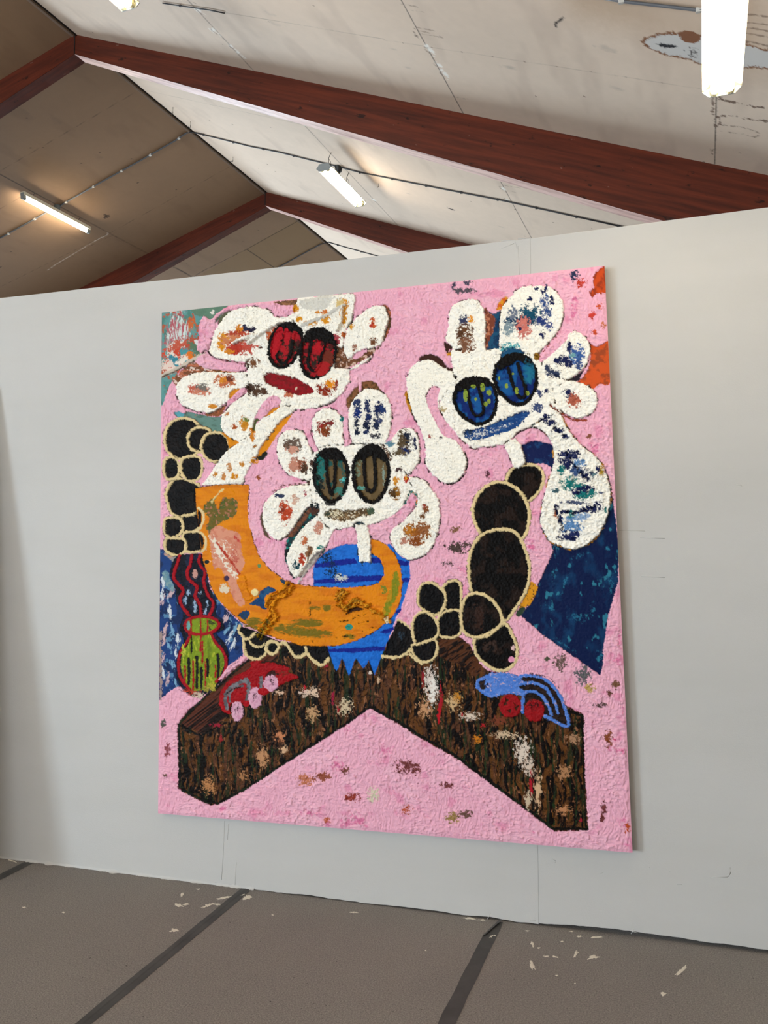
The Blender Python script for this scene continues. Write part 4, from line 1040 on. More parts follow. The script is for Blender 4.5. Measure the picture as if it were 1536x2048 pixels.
    for q in [((262, 850), (285, 790), (400, 760), (520, 780), (562, 840), (500, 895), (400, 915), (300, 900), (262, 850)), ((312, 905), (290, 970), (230, 1060), (207, 1180), (222, 1290), (300, 1400)), ((488, 905), (530, 985), (600, 1070), (626, 1170), (600, 1270), (540, 1330))]:
        S.stroke(K('q1', *q), 6, RED, 2.4 * mm, 1, rough=1.3)
    for (x, y, rx, ry, c) in [(330, 1420, 16, 7, (170, 60, 40)), (460, 1395, 16, 6, (150, 140, 60)), (380, 1450, 12, 6, (210, 190, 170)), (500, 1370, 10, 8, (180, 170, 60)), (250, 1060, 4, 14, (190, 196, 70))]:
        S.speck(K1('q1', x, y), rx, ry, lin(c), 3, .6)
    S.fill(K('q1', (640, 1200), (720, 1150), (800, 1110), (790, 1150), (700, 1210), (600, 1300), (560, 1320), (600, 1260)), pink, 3 * mm, 1.6, rough=2)

    # ---- orange horn
    outer = K('p4', (350, 690), (560, 655), (700, 650), (828, 662), (818, 760), (812, 870), (825, 1000), (855, 1120)) + K('q1', (870, 120), (920, 240), (1000, 340), (1120, 430), (1220, 475), (1400, 498)) + \
        K('q2', (120, 500), (400, 505), (600, 492), (690, 468), (735, 400), (735, 330), (700, 250), (620, 200), (618, 82), (690, 92), (765, 132), (835, 215), (882, 335), (896, 480), (880, 620), (830, 735), (760, 810), (640, 900), (500, 970), (330, 1015), (100, 1018), (0, 1010)) + \
        K('q1', (1200, 985), (1080, 955), (920, 890), (760, 805), (640, 700), (560, 620), (500, 520), (462, 390), (425, 280)) + K('p4', (405, 1210), (385, 1000), (362, 850))
    S.fill(outer, lin((40, 28, 30)), 1.2 * mm, smooth=False, grow=1.6, rough=1.6, gate=gate(.44))
    S.fill(outer, ORANGE, 2.0 * mm, 1.2, smooth=False)
    # cream outlines showing through at the left edge of the horn
    S.stroke(K('p4', (380, 860), (420, 900), (425, 970), (395, 1040)), 5, CREAM, 2.5 * mm); S.stroke(K('p4', (400, 1075), (440, 1120), (445, 1200), (415, 1240)), 5, CREAM, 2.5 * mm)
    S.fill(K('p4', (380, 880), (405, 920), (405, 980), (385, 1020)), BLACK, 1.2 * mm); S.fill(K('p4', (395, 1090), (425, 1130), (425, 1190), (410, 1215)), BLACK, 1.2 * mm)
    S.fill(K('p4', (425, 860), (480, 790), (560, 760), (640, 770), (725, 800), (705, 920), (640, 960), (580, 990), (530, 1030), (490, 1100), (450, 1040), (470, 950)), two((112, 96, 40), (84, 96, 44), 6, 6, .5, .12, 3, 1, (166, 110, 84), .6), 1.6 * mm, rough=2.5)
    S.fill(K('p4', (520, 800), (590, 690), (640, 680), (700, 740), (600, 760), (560, 870), (540, 840)), ORANGE, 3 * mm, 1.5, rough=2)
    S.stroke(K('p4', (500, 810), (525, 770), (600, 690)), 3, lin((222, 200, 140)), 4 * mm, rough=2)
    PEACH = two((218, 150, 124), (206, 128, 104), 9, 9, .5, .15, 2, 1)
    S.fill(K('q1', (480, 20), (560, -40), (640, 0), (740, 30), (755, 110), (760, 200), (790, 290), (760, 360), (715, 430), (760, 560), (790, 640), (755, 668), (690, 610), (645, 480), (600, 380), (560, 320), (520, 345), (495, 200)), PEACH, 1.4 * mm, 1, rough=2)
    S.speck(K1('q1', 600, 190), 30, 40, lin((236, 226, 212)), 4, .42, rot=.7); S.stroke(K('q1', (500, 60), (570, 200), (660, 350), (745, 425)), 10, lin((238, 228, 212)), 3 * mm, rough=3, gate=gate(.46)); S.stroke(K('q1', (540, 110), (640, 240), (742, 385)), 4.5, lin((178, 54, 34)), 2 * mm, rough=2)
    S.stroke(K('q1', (700, 60), (745, 110)), 3, lin((190, 70, 60)), 2 * mm, rough=2); S.speck(K1('q1', 700, 240), 9, 24, lin((190, 90, 76)), 3, .5)
    S.fill(K('q1', (720, 440), (790, 400), (810, 520), (860, 600), (800, 620), (760, 540)), ORANGE, 4 * mm, 2.5, rough=2)
    S.fill(K('q1', (830, 650), (905, 590), (930, 530), (1000, 500), (1065, 528), (990, 565), (960, 610), (1000, 640), (985, 690), (950, 700), (900, 665)), two((22, 62, 112), (30, 84, 130), 6, 5), .6 * mm, rough=1.6)
    S.fill(K('q1', (728, 748), (785, 705), (835, 735), (800, 790), (765, 780)), two((22, 62, 112), (40, 60, 70), 6, 5), .6 * mm, rough=2)
    S.fill(K('q1', (845, 545), (880, 512), (915, 545), (890, 580), (855, 572)), flat((238, 220, 160)), 4 * mm, 2); S.fill(K('q1', (605, 425), (630, 400), (650, 425), (625, 452)), lin((62, 46, 78)), 1 * mm)
    S.speck(K1('q1', 610, 510), 9, 9, lin((226, 214, 190)), 5, .7); S.speck(K1('q1', 455, 280), 4, 3, lin((24, 40, 40)), 4, .9); S.speck(K1('q1', 915, 315), 3, 3, lin((96, 140, 90)), 4, .9); S.speck(K1('q1', 1140, 460), 9, 3, lin((30, 60, 90)), 4, .8, rot=.5)
    OLIVE = (120, 104, 24)
    for z, x, y, rx, ry in [('q1', 1330, 815, 28, 7), ('q1', 1330, 900, 38, 8), ('q1', 1510, 690, 6, 5), ('q1', 1400, 685, 12, 4), ('q1', 1150, 870, 30, 9), ('q1', 870, 820, 18, 10), ('q2', 240, 680, 8, 6), ('q2', 90, 820, 22, 6), ('q2', 110, 910, 34, 8), ('q2', 430, 935, 12, 5)]:
        S.speck(K1(z, x, y), rx, ry, lin(OLIVE), 9, .72, asp=.4, sharp=5)
    for z, a, b2 in [('q2', (340, 805), (470, 790)), ('q2', (490, 830), (600, 800)), ('q2', (340, 865), (440, 850)), ('q2', (550, 890), (660, 850)), ('q2', (320, 945), (470, 925)), ('q2', (400, 800), (600, 730)), ('q1', (1080, 910), (1200, 925)), ('q2', (85, 970), (160, 978)), ('q2', (85, 670), (90, 750)), ('q1', (1360, 640), (1362, 730))]:
        S.stroke(K(z, a, b2), 1.8, lin((60, 40, 18)), .5 * mm, rough=2.6, gate=gate(.45))
    S.fill(K('q2', (835, 360), (865, 400), (870, 480), (850, 580), (800, 680), (760, 760), (720, 720), (770, 580), (800, 470)), two((128, 134, 30), (190, 140, 26), 7, 9, .5, .12), 2 * mm, 1.3, rough=2.5)
    S.speck(K1('q2', 430, 852), 6, 5, lin((46, 146, 136)), 9, 1.0); S.speck(K1('q2', 740, 520), 9, 8, lin((120, 130, 40)), 5, .6)
    # thick folds of paint skin
    def fold(pts, w, c1, c2, hh):
        w, hh = w * 1.35, hh * .6
        for k in range(3):
            o = (k - 1) * w * .42
            S.stroke([(x + o * .8, y + o * .5) for x, y in pts], w * .42, c1 if k != 1 else c2, (hh * (.5 if k == 1 else 1)) * mm, 2.6, rough=4.5)
    fold(K('q1', (1190, 480), (1150, 540), (1060, 590), (1010, 660), (1050, 740), (990, 820), (950, 880)), 11, flat((222, 142, 24), .2, 2), flat((170, 100, 18), .2, 2), 13)
    fold(K('q1', (1000, 800), (975, 850), (940, 900), (925, 940)), 6, flat((150, 120, 30), .3, 2), flat((60, 48, 20), .3, 2), 9)
    fold(K('q2', (390, 540), (345, 610), (385, 690), (440, 680), (490, 630), (560, 640), (620, 690), (690, 730), (770, 790)), 10, flat((204, 136, 30), .2, 2), flat((128, 92, 24), .2, 2), 14)
    S.fill(K('q2', (400, 740), (450, 690), (530, 680), (560, 700), (470, 720)), lin((66, 34, 14)), 1 * mm, rough=1.5); S.speck(K1('q2', 765, 790), 4, 6, lin((236, 214, 170)), 3, .8)
    S.stroke(K('q2', (330, 600), (355, 560), (390, 545)), 3, lin((216, 150, 50)), 12 * mm, rough=1.5)

    # ---- flower of the upper left
    HALO = lambda pts, g=2.2, thr=.46, c=(62, 42, 34): S.fill(pts, lin(c), 1 * mm, grow=g, rough=1.8, gate=gate(thr + .05, .06, 4, 7))
    def wfill(pts, h=3.0, halo=True, c=(62, 42, 34), amp=1.0, thr=.46, smooth=True):
        if halo: HALO(pts, thr=thr, c=c)
        S.fill(pts, white, h * mm, amp, rough=1.8, smooth=smooth)
    S.fill(K('p4', (1210, 0), (1180, 80), (1080, 210), (1000, 330), (930, 420), (890, 430), (905, 370), (960, 280), (1060, 120), (1120, 40)), flat((224, 140, 18)), 2 * mm, rough=1.2)
    S.stroke(K('p4', (905, 425), (940, 415), (970, 380)), 9, lin((26, 30, 22)), 3 * mm, rough=2)
    S.fill(K('p4', (590, 200), (640, 220), (730, 260), (830, 250), (780, 290), (700, 310), (650, 330), (640, 270)), flat((222, 140, 20)), 1.5 * mm, rough=1.6)
    S.fill(K('p2', (320, 640), (390, 640), (420, 740), (500, 780), (620, 690), (660, 690), (640, 740), (500, 820), (400, 870), (290, 890)), two((120, 76, 50), (86, 56, 40), 5, 5, .5, .1, 3, 1.6, (206, 176, 160), .6), 1 * mm, rough=2)
    S.fill(K('p2', (700, 310), (760, 315), (795, 370), (795, 500), (750, 600), (680, 700), (720, 560), (770, 470), (770, 380)), two((92, 64, 44), (170, 92, 60), 7, 7), .8 * mm, rough=1.6)
    F1 = [K('p1', (500, 540), (540, 430), (600, 345), (700, 265), (850, 238), (1000, 265), (1060, 325), (1160, 325), (1250, 260), (1262, 180), (1400, 150), (1560, 130), (1600, 380), (1400, 460), (1100, 560), (900, 650), (830, 715), (700, 715), (560, 690), (485, 640)),
          K('p2', (-20, 250), (150, 235), (300, 222), (470, 212), (478, 320), (455, 440), (405, 530), (395, 600), (370, 680), (250, 640), (-20, 640)),
          K('p2', (400, 560), (420, 520), (480, 440), (560, 370), (640, 325), (725, 315), (765, 370), (775, 460), (740, 560), (725, 640), (680, 670), (600, 690), (500, 720), (440, 780), (400, 740), (385, 660)),
          K('p1', (190, 970), (205, 905), (300, 835), (450, 805), (650, 815), (830, 805), (960, 830), (960, 930), (800, 945), (700, 990), (650, 1060), (580, 1115), (480, 1165), (330, 1140), (240, 1090), (205, 1040)),
          K('p1', (582, 1260), (600, 1180), (680, 1090), (790, 1010), (850, 950), (1010, 1000), (960, 1080), (900, 1180), (870, 1300), (860, 1390), (790, 1450), (720, 1410), (640, 1370), (590, 1310))]
    body1 = [K1('p1', 800, 740), K1('p1', 860, 660), K1('p1', 1000, 560), K1('p1', 1250, 500), K1('p2', 300, 620), K1('p2', 330, 700), K1('p2', 300, 860), K1('p2', 440, 870), K1('p2', 520, 830), K1('p2', 610, 760), K1('p2', 640, 745), K1('p2', 600, 800), K1('p2', 500, 860), K1('p2', 440, 890), K1('p2', 435, 980), K1('p2', 380, 1075), K1('p2', 300, 1150), K1('p2', 150, 1210), K1('p2', 0, 1228), K1('p1', 1240, 1140), K1('p1', 1000, 1100), K1('p1', 830, 940), K1('p1', 820, 840)]
    for q in F1: wfill(q, 2.8)
    wfill(body1, 2.8, smooth=False)
    neck = K('p4', (430, 655), (470, 590), (560, 450), (640, 360), (750, 280), (850, 215), (900, 120), (980, 40), (1100, -30), (1225, -20), (1200, 30), (1110, 90), (1010, 220), (935, 320), (885, 420), (835, 500), (795, 580), (772, 645), (700, 650), (560, 655))
    HALO(neck, 1.6, .5); S.fill(neck, white, 2.8 * mm, 1.0, rough=1.5)
    S.fill(K('p1', (1280, 190), (1540, 130), (1540, 220), (1480, 260), (1330, 260)), flat((218, 216, 208), .05, 2), 4.5 * mm, 1.5, rough=2)
    for z, x, y, rx, ry, c in [('p1', 590, 550, 8, 16, (222, 146, 30)), ('p1', 620, 520, 8, 12, (222, 150, 40)), ('p1', 760, 440, 10, 9, (214, 130, 30)), ('p1', 850, 440, 9, 6, (40, 36, 60)), ('p1', 800, 430, 7, 7, (40, 40, 70)), ('p1', 740, 480, 22, 8, (176, 70, 48)), ('p1', 690, 540, 26, 12, (206, 130, 90)), ('p1', 780, 600, 30, 12, (196, 84, 70)), ('p1', 700, 600, 14, 12, (186, 60, 44)),
                               ('p1', 660, 630, 9, 5, (216, 136, 40)), ('p1', 870, 730, 12, 9, (122, 78, 48)), ('p1', 890, 970, 20, 11, (86, 60, 44)), ('p1', 840, 950, 10, 8, (70, 50, 40)), ('p1', 960, 985, 10, 5, (80, 54, 42)), ('p1', 350, 960, 12, 10, (200, 104, 84)), ('p1', 420, 980, 16, 9, (206, 130, 106)), ('p1', 430, 945, 12, 7, (120, 116, 110)), ('p1', 620, 890, 20, 12, (196, 110, 70)), ('p1', 660, 880, 8, 10, (120, 60, 44)),
                               ('p1', 600, 880, 7, 6, (220, 140, 40)), ('p1', 510, 1110, 9, 4, (212, 140, 50)), ('p1', 700, 1285, 6, 5, (176, 84, 34)), ('p1', 785, 1260, 8, 13, (210, 140, 40)), ('p1', 800, 1230, 6, 5, (120, 130, 60)), ('p1', 640, 1180, 5, 4, (200, 130, 80)), ('p4', 860, 210, 5, 16, (210, 130, 40)), ('p4', 700, 580, 7, 6, (214, 140, 30)), ('p4', 540, 565, 5, 5, (206, 136, 50)), ('p4', 660, 500, 5, 9, (206, 150, 100)), ('p4', 770, 475, 5, 5, (206, 140, 60)), ('p4', 880, 320, 4, 4, (170, 110, 50)), ('p4', 870, 445, 8, 6, (214, 140, 40)), ('p4', 610, 585, 4, 9, (206, 140, 80)),
                               ('p2', 385, 380, 7, 24, (220, 150, 30)), ('p2', 405, 300, 6, 10, (220, 150, 40)), ('p2', 230, 430, 9, 10, (220, 150, 40)), ('p2', 100, 470, 12, 6, (216, 150, 50)), ('p2', 220, 370, 7, 5, (200, 110, 50)), ('p2', 165, 380, 5, 4, (206, 130, 40)), ('p2', 645, 470, 7, 9, (200, 90, 40)), ('p2', 630, 490, 4, 5, (180, 60, 50)), ('p2', 460, 500, 5, 5, (216, 150, 40)), ('p2', 390, 570, 5, 6, (200, 110, 60)), ('p2', 350, 290, 8, 9, (216, 190, 130)),
                               ('p2', 175, 1035, 6, 9, (140, 48, 28)), ('p2', 240, 1060, 14, 11, (140, 44, 26)), ('p2', 320, 1010, 4, 9, (140, 48, 30)), ('p2', 265, 1000, 10, 9, (226, 140, 20)), ('p2', 225, 1095, 7, 4, (150, 54, 30)), ('p2', 650, 630, 8, 7, (120, 76, 50)), ('p2', 480, 690, 5, 9, (150, 100, 80)), ('p2', 320, 600, 8, 14, (170, 70, 80)), ('p1', 1010, 490, 6, 9, (200, 100, 60)), ('p1', 1060, 440, 7, 6, (200, 90, 50)), ('p1', 1180, 1010, 9, 6, (206, 120, 90)), ('p1', 1240, 250, 6, 8, (216, 146, 30)), ('p1', 1270, 350, 6, 5, (216, 146, 30))]:
        S.speck(K1(z, x, y), rx, ry, lin(c), 4.5, .66, seed=int(x) % 7, sharp=10)
    S.stroke(K('p2', (20, 490), (120, 450), (240, 400), (320, 350), (400, 310)), 6, flat((206, 204, 198), .1, 2), 9 * mm, 1.5, rough=2); S.stroke(K('p1', (830, 560), (930, 480), (1050, 410), (1130, 380)), 6, white, 9 * mm, 2, rough=2); S.stroke(K('p1', (700, 560), (790, 520), (880, 490)), 6, white, 9 * mm, 2, rough=2); S.stroke(K('p2', (330, 540), (370, 450), (380, 320)), 4, white, 8 * mm, 2, rough=2)
    # pink intrusions with orange rims
    S.fill(K('p1', (1030, 1130), (1090, 1100), (1100, 1060), (1095, 1120), (1040, 1165), (980, 1200), (960, 1190)), flat((214, 138, 26)), 2 * mm, rough=1.6)
    S.fill(K('p1', (885, 1215), (900, 1170), (950, 1085), (1010, 1030), (1075, 1020), (1112, 1060), (1090, 1110), (1030, 1130), (985, 1180), (930, 1230)), pink, 3 * mm, 1.6)
    S.fill(K('p1', (655, 1000), (690, 965), (750, 955), (690, 1010), (660, 1040)), flat((216, 140, 30)), 2 * mm); S.fill(K('p1', (632, 1090), (660, 1050), (720, 990), (770, 950), (798, 955), (780, 1000), (720, 1050), (660, 1095)), pink, 3 * mm, 1.4)
    S.stroke(K('p1', (870, 1317), (880, 1250), (905, 1225)), 5, lin((96, 104, 60)), 2 * mm)
    S.stroke(K('p1', (560, 695), (640, 705), (730, 725), (810, 740)), 2.4, lin((110, 40, 36)), 2 * mm, rough=2, gate=gate(.42)); S.stroke(K('p1', (790, 800), (820, 770), (815, 740)), 3.0, lin((50, 30, 26)), 2 * mm, rough=1.6)
    S.stroke(K('p1', (420, 640), (450, 620), (520, 690)), 3.0, lin((50, 34, 30)), 2 * mm, rough=2)
    # eyes and mouth
    def eye(outline, fillc, bars, wbar, lid=None, w_out=7.0, h=3.0, blackc=None):
        bk = blackc or flat((15, 13, 13), .2, 2.2)
        S.fill(outline, fillc, h * mm, .8, rough=1.4)
        S.stroke(list(outline) + [outline[0]], w_out, bk, (h + 1.5) * mm, 1.4, rough=2.2)
        if lid: S.fill(lid, bk, (h + 1.5) * mm, 1.4, rough=2.2)
        for q in bars: S.stroke(q, wbar, bk, (h + 1.2) * mm, 1.0, rough=1.3)
    REDF = two((160, 22, 34), (72, 24, 24), 8, 8, .45, .14, 3, 1, (38, 34, 26), .54)
    eye(K('p1', (1010, 610), (1020, 520), (1080, 430), (1180, 385), (1265, 420), (1300, 510), (1275, 600), (1235, 690), (1150, 765), (1070, 760), (1015, 690)), REDF,
        [K('p1', (1135, 450), (1095, 560), (1070, 640), (1085, 705), (1130, 730), (1175, 690), (1205, 590), (1220, 450))], 6.5, K('p1', (1060, 450), (1120, 395), (1190, 370), (1270, 410), (1300, 500), (1240, 470), (1150, 450)))
    eye(K('p2', (15, 650), (60, 570), (130, 525), (210, 525), (280, 570), (310, 660), (310, 760), (270, 860), (190, 930), (110, 950), (50, 910), (15, 800)), REDF,
        [K('p2', (120, 600), (85, 720), (75, 830), (120, 885), (165, 840), (195, 740), (225, 640))], 6.5, K('p2', (30, 620), (80, 545), (170, 510), (260, 545), (310, 640), (220, 640), (170, 620), (90, 640)))
    S.speck(K1('p2', 160, 670), 10, 12, lin((176, 22, 34)), 6, .66); S.speck(K1('p2', 250, 790), 9, 16, lin((110, 44, 30)), 8, .8); S.speck(K1('p1', 1075, 540), 8, 24, lin((176, 24, 36)), 9, .9, rot=.3); S.speck(K1('p1', 1160, 500), 5, 14, lin((176, 24, 36)), 8, .85); S.speck(K1('p2', 200, 870), 14, 10, lin((166, 30, 34)), 8, .8, rot=-.7); S.speck(K1('p1', 1130, 610), 9, 10, lin((166, 24, 34)), 6, .7); S.speck(K1('p1', 1230, 490), 7, 7, lin((166, 24, 34)), 6, .7)
    S.fill(K('p1', (968, 840), (1010, 818), (1120, 832), (1250, 872), (1370, 940), (1395, 985), (1340, 1000), (1240, 1008), (1130, 970), (1010, 920), (968, 885)), two((142, 16, 28), (116, 24, 26), 8, 5, .5, .15), 1.5 * mm, .7, rough=2.2)
    S.fill(K('p1', (1228, 955), (1245, 938), (1248, 955), (1235, 965)), lin((226, 214, 190)), 3 * mm, rough=.8)

    # ---- flower of the right
    S.fill(K('p3', (395, 800), (400, 560), (390, 430), (420, 450), (480, 470), (545, 450), (540, 640), (530, 790), (440, 820)), two((28, 78, 112), (22, 54, 90), 7, 9), .5 * mm)
    S.fill(K('p3', (395, 420), (430, 470), (480, 490), (470, 600), (430, 720), (400, 820), (392, 600)), two((120, 62, 46), (186, 120, 90), 4, 6, .5, .1), .8 * mm, rough=2.4)
    S.fill(K('p3', (500, 440), (520, 370), (570, 320), (600, 330), (560, 420)), two((206, 96, 34), (220, 150, 40), 5, 5), 1 * mm, rough=2)
    PB = (74, 48, 34)
    F2 = [K('p3', (78, 520), (82, 470), (120, 400), (200, 360), (300, 348), (360, 390), (392, 470), (402, 600), (392, 720), (405, 830), (260, 900), (120, 860), (100, 760), (52, 705), (75, 600)),
          K('p3', (525, 640), (530, 500), (560, 400), (640, 300), (720, 242), (850, 228), (970, 242), (1045, 315), (1085, 400), (1075, 520), (1040, 620), (960, 720), (880, 800), (830, 870), (640, 860), (530, 800)),
          K('p3', (870, 900), (1000, 810), (1080, 715), (1165, 632), (1260, 662), (1318, 760), (1308, 860), (1260, 950), (1180, 1020), (1060, 1080), (900, 1080)),
          K('p6', (1000, 60), (1090, 40), (1160, 5), (1240, 10), (1320, 40), (1380, 100), (1375, 190), (1310, 245), (1225, 250), (1140, 205), (1070, 160), (1000, 130))]
    for q in F2: wfill(q, 2.8, c=PB)
    body2 = [K1('p3', 95, 800), K1('p3', 390, 800), K1('p3', 530, 770), K1('p3', 850, 850), K1('p3', 920, 960), K1('p3', 1080, 1060), K1('p6', 1090, 60), K1('p6', 1100, 150), K1('p6', 1150, 220), K1('p6', 1130, 260), K1('p6', 1040, 360), K1('p6', 960, 310), K1('p6', 860, 350), K1('p6', 770, 430), K1('p6', 700, 440), K1('p6', 560, 458), K1('p6', 490, 410), K1('p6', 430, 360), K1('p6', 370, 270), K1('p6', 330, 190), K1('p6', 340, 60), K1('p2', 1340, 880)]
    wfill(body2, 2.8, c=PB, smooth=False)
    droop = K('p6', (108, -20), (120, 110), (160, 240), (205, 330), (238, 440), (240, 560), (290, 640), (370, 692), (440, 680), (500, 620), (513, 540), (490, 470), (440, 400), (380, 380), (340, 300), (330, 150), (440, 0), (420, -40)) + K('p2', (1340, 880), (1290, 860), (1220, 805), (1130, 785), (1040, 805), (962, 870), (945, 940))
    S.fill(K('p6', (100, 90), (130, 90), (175, 230), (215, 330), (190, 280), (130, 200)), flat((196, 130, 30)), 2 * mm, grow=.5); wfill(droop, 4.5, c=(40, 30, 28), amp=.7, smooth=False, thr=.42)
    S.fill(K('p2', (1040, 790), (1080, 750), (1160, 740), (1240, 780), (1300, 860), (1345, 850), (1330, 890), (1250, 850), (1150, 790)), lin((64, 36, 28)), 1.5 * mm, rough=1.8)
    S.fill(K('p2', (1210, 720), (1250, 740), (1290, 790), (1320, 840), (1310, 860), (1270, 810), (1210, 750)), pink, 3 * mm); S.fill(K('p2', (1270, 630), (1330, 670), (1340, 700), (1310, 690), (1300, 730), (1275, 700)), lin((60, 34, 28)), 1.5 * mm, rough=1.5)
    S.fill(K('p6', (245, 110), (265, 60), (300, 42), (336, 62), (320, 125), (330, 200), (375, 280), (450, 365), (475, 432), (440, 400), (360, 372), (310, 290), (262, 190)), pink, 2.5 * mm, 1.3)
    S.stroke(K('p6', (250, 130), (245, 100), (290, 42), (335, 58)), 2, lin((80, 40, 40)), 2 * mm, rough=1.6, gate=gate(.45))
    wfill(K('p6', (770, 430), (860, 385), (882, 450), (905, 540), (895, 565), (835, 590), (800, 510)), 4.0, c=PB)
    lobe = K('p6', (940, 320), (1060, 250), (1130, 225), (1190, 330), (1270, 430), (1380, 520), (1440, 620), (1472, 740), (1460, 880), (1400, 1020), (1310, 1100), (1210, 1132), (1120, 1100), (1060, 1065), (1010, 960), (1015, 850), (1050, 700), (1090, 580), (1095, 480), (1070, 400), (1020, 345))
    S.fill(lobe, lin((200, 140, 40)), 1.5 * mm, grow=2.4, rough=1.8, gate=gate(.5, .06, 2, 12)); wfill(lobe, 3.0, c=(30, 60, 70), amp=1.3)
    S.fill(K('p6', (838, 372), (890, 335), (970, 318), (1035, 360), (1072, 425), (960, 402), (882, 432)), pink, 1.5 * mm); S.stroke(K('p6', (838, 372), (890, 335), (970, 318), (1035, 355)), 2, lin((60, 34, 34)), 2 * mm, rough=1.6)
    S.fill(K('p3', (870, 880), (900, 840), (1000, 740), (1100, 680), (1120, 690), (1060, 760), (960, 850), (900, 895)), pink, 3 * mm, 1.4); S.stroke(K('p3', (860, 870), (960, 740), (1035, 650)), 2.6, lin((150, 50, 44)), 2 * mm, rough=2, gate=gate(.44)); S.speck(K1('p3', 850, 850), 5, 7, lin((150, 110, 40)), 6, .8)
    S.stroke(K('p6', (1075, 170), (1140, 220), (1220, 265), (1310, 268)), 4, lin((150, 66, 44)), 2.5 * mm, rough=2.2)
    NV, TQ, LB = (24, 32, 78), (26, 118, 118), (96, 140, 190)
    for z, x, y, rx, ry, c in [('p3', 220, 640, 16, 18, (100, 64, 38)), ('p3', 240, 740, 16, 18, (130, 88, 66)), ('p3', 275, 525, 8, 7, (226, 146, 24)), ('p3', 215, 530, 9, 10, (60, 66, 96)), ('p3', 75, 825, 5, 5, (216, 150, 30)), ('p3', 180, 670, 7, 10, (90, 60, 40)),
                               ('p3', 790, 470, 22, 18, (24, 78, 104)), ('p3', 750, 540, 22, 12, (22, 60, 90)), ('p3', 620, 530, 12, 8, (24, 60, 92)), ('p3', 690, 580, 12, 7, (24, 60, 90)), ('p3', 850, 255, 4, 4, NV), ('p3', 900, 285, 4, 5, NV), ('p3', 930, 260, 4, 10, NV), ('p3', 920, 370, 8, 14, (50, 80, 140)), ('p3', 940, 450, 9, 16, (50, 76, 130)), ('p3', 900, 540, 14, 9, (40, 60, 120)), ('p3', 985, 360, 5, 9, NV), ('p3', 790, 350, 5, 5, NV), ('p3', 900, 660, 6, 10, NV), ('p3', 740, 600, 14, 22, (206, 120, 110)), ('p3', 705, 610, 4, 4, NV), ('p3', 600, 600, 12, 14, (130, 150, 160)), ('p3', 640, 470, 9, 14, (110, 120, 140)), ('p3', 620, 770, 20, 9, (90, 170, 180)), ('p3', 960, 590, 8, 8, (70, 84, 140)),
                               ('p3', 1100, 880, 13, 10, NV), ('p3', 1050, 890, 10, 8, (30, 40, 80)), ('p3', 1135, 770, 6, 14, NV), ('p3', 1205, 840, 13, 20, (60, 96, 160)), ('p3', 1130, 920, 9, 7, NV), ('p3', 1170, 850, 8, 6, (110, 160, 170)), ('p3', 1215, 930, 8, 8, (60, 80, 130)), ('p3', 1000, 1000, 14, 9, (50, 60, 90)), ('p3', 950, 960, 6, 8, (50, 60, 90)), ('p3', 1020, 885, 5, 5, NV),
                               ('p6', 1190, 90, 10, 8, NV), ('p6', 1235, 140, 14, 14, (176, 96, 76)), ('p6', 1045, 75, 5, 5, NV), ('p6', 1000, 90, 6, 8, (60, 70, 110)), ('p6', 1040, 260, 10, 9, NV), ('p6', 985, 190, 11, 9, (60, 76, 120)), ('p6', 1080, 290, 10, 6, NV), ('p6', 1130, 340, 14, 5, (30, 40, 84)), ('p6', 1170, 380, 8, 5, (30, 40, 84)), ('p6', 350, 195, 8, 6, (190, 170, 130)), ('p6', 270, 380, 4, 4, (150, 70, 70)), ('p6', 340, 385, 4, 4, (90, 80, 80)),
                               ('p6', 1180, 510, 18, 13, (36, 44, 90)), ('p6', 1230, 500, 12, 9, NV), ('p6', 1190, 560, 16, 10, NV), ('p6', 1145, 600, 7, 9, TQ), ('p6', 1270, 560, 12, 8, LB), ('p6', 1250, 610, 18, 10, (60, 84, 130)), ('p6', 1310, 640, 14, 12, NV), ('p6', 1200, 690, 18, 13, TQ), ('p6', 1265, 715, 12, 8, TQ), ('p6', 1310, 735, 16, 10, NV), ('p6', 1355, 760, 7, 8, TQ), ('p6', 1280, 770, 15, 9, TQ), ('p6', 1240, 750, 9, 6, NV), ('p6', 1360, 630, 6, 6, (90, 120, 130)), ('p6', 1410, 600, 6, 12, (176, 140, 40)), ('p6', 1390, 600, 5, 7, NV),
                               ('p6', 1340, 860, 20, 8, NV), ('p6', 1390, 830, 8, 7, NV), ('p6', 1210, 900, 9, 9, TQ), ('p6', 1170, 880, 8, 4, NV), ('p6', 1110, 860, 6, 8, NV), ('p6', 1110, 900, 5, 8, (180, 110, 80)), ('p6', 1140, 930, 5, 12, NV), ('p6', 1220, 970, 22, 16, LB), ('p6', 1180, 1050, 20, 7, NV), ('p6', 1230, 1030, 12, 8, (40, 50, 100)), ('p6', 1150, 1010, 8, 5, NV), ('p6', 1280, 910, 16, 7, (140, 170, 206)), ('p6', 1210, 1060, 14, 5, NV), ('p6', 1110, 740, 9, 4, (80, 110, 120)), ('p6', 1240, 820, 26, 4, (80, 90, 120)), ('p6', 1410, 760, 6, 3, (90, 100, 130)), ('p6', 1440, 870, 3, 6, (40, 110, 110))]:
        S.speck(K1(z, x, y), rx, ry, lin(c), 4.2, .64, seed=int(x) % 7, sharp=10)
    for z, a, b2, c2 in [('p6', (1180, 480), (1250, 590), (1330, 670)), ('p6', (1010, 270), (1070, 300), (1180, 385)), ('p6', (1160, 880), (1250, 885), (1380, 850)), ('p6', (1100, 850), (1130, 920), (1150, 990))]:
        S.stroke(K(z, a, b2, c2), 4.5, L(28, 38, 84), 2 * mm, rough=3.2, gate=gate(.45))
    MB = two((26, 66, 128), (44, 88, 144), 6, 3, .5, .15)
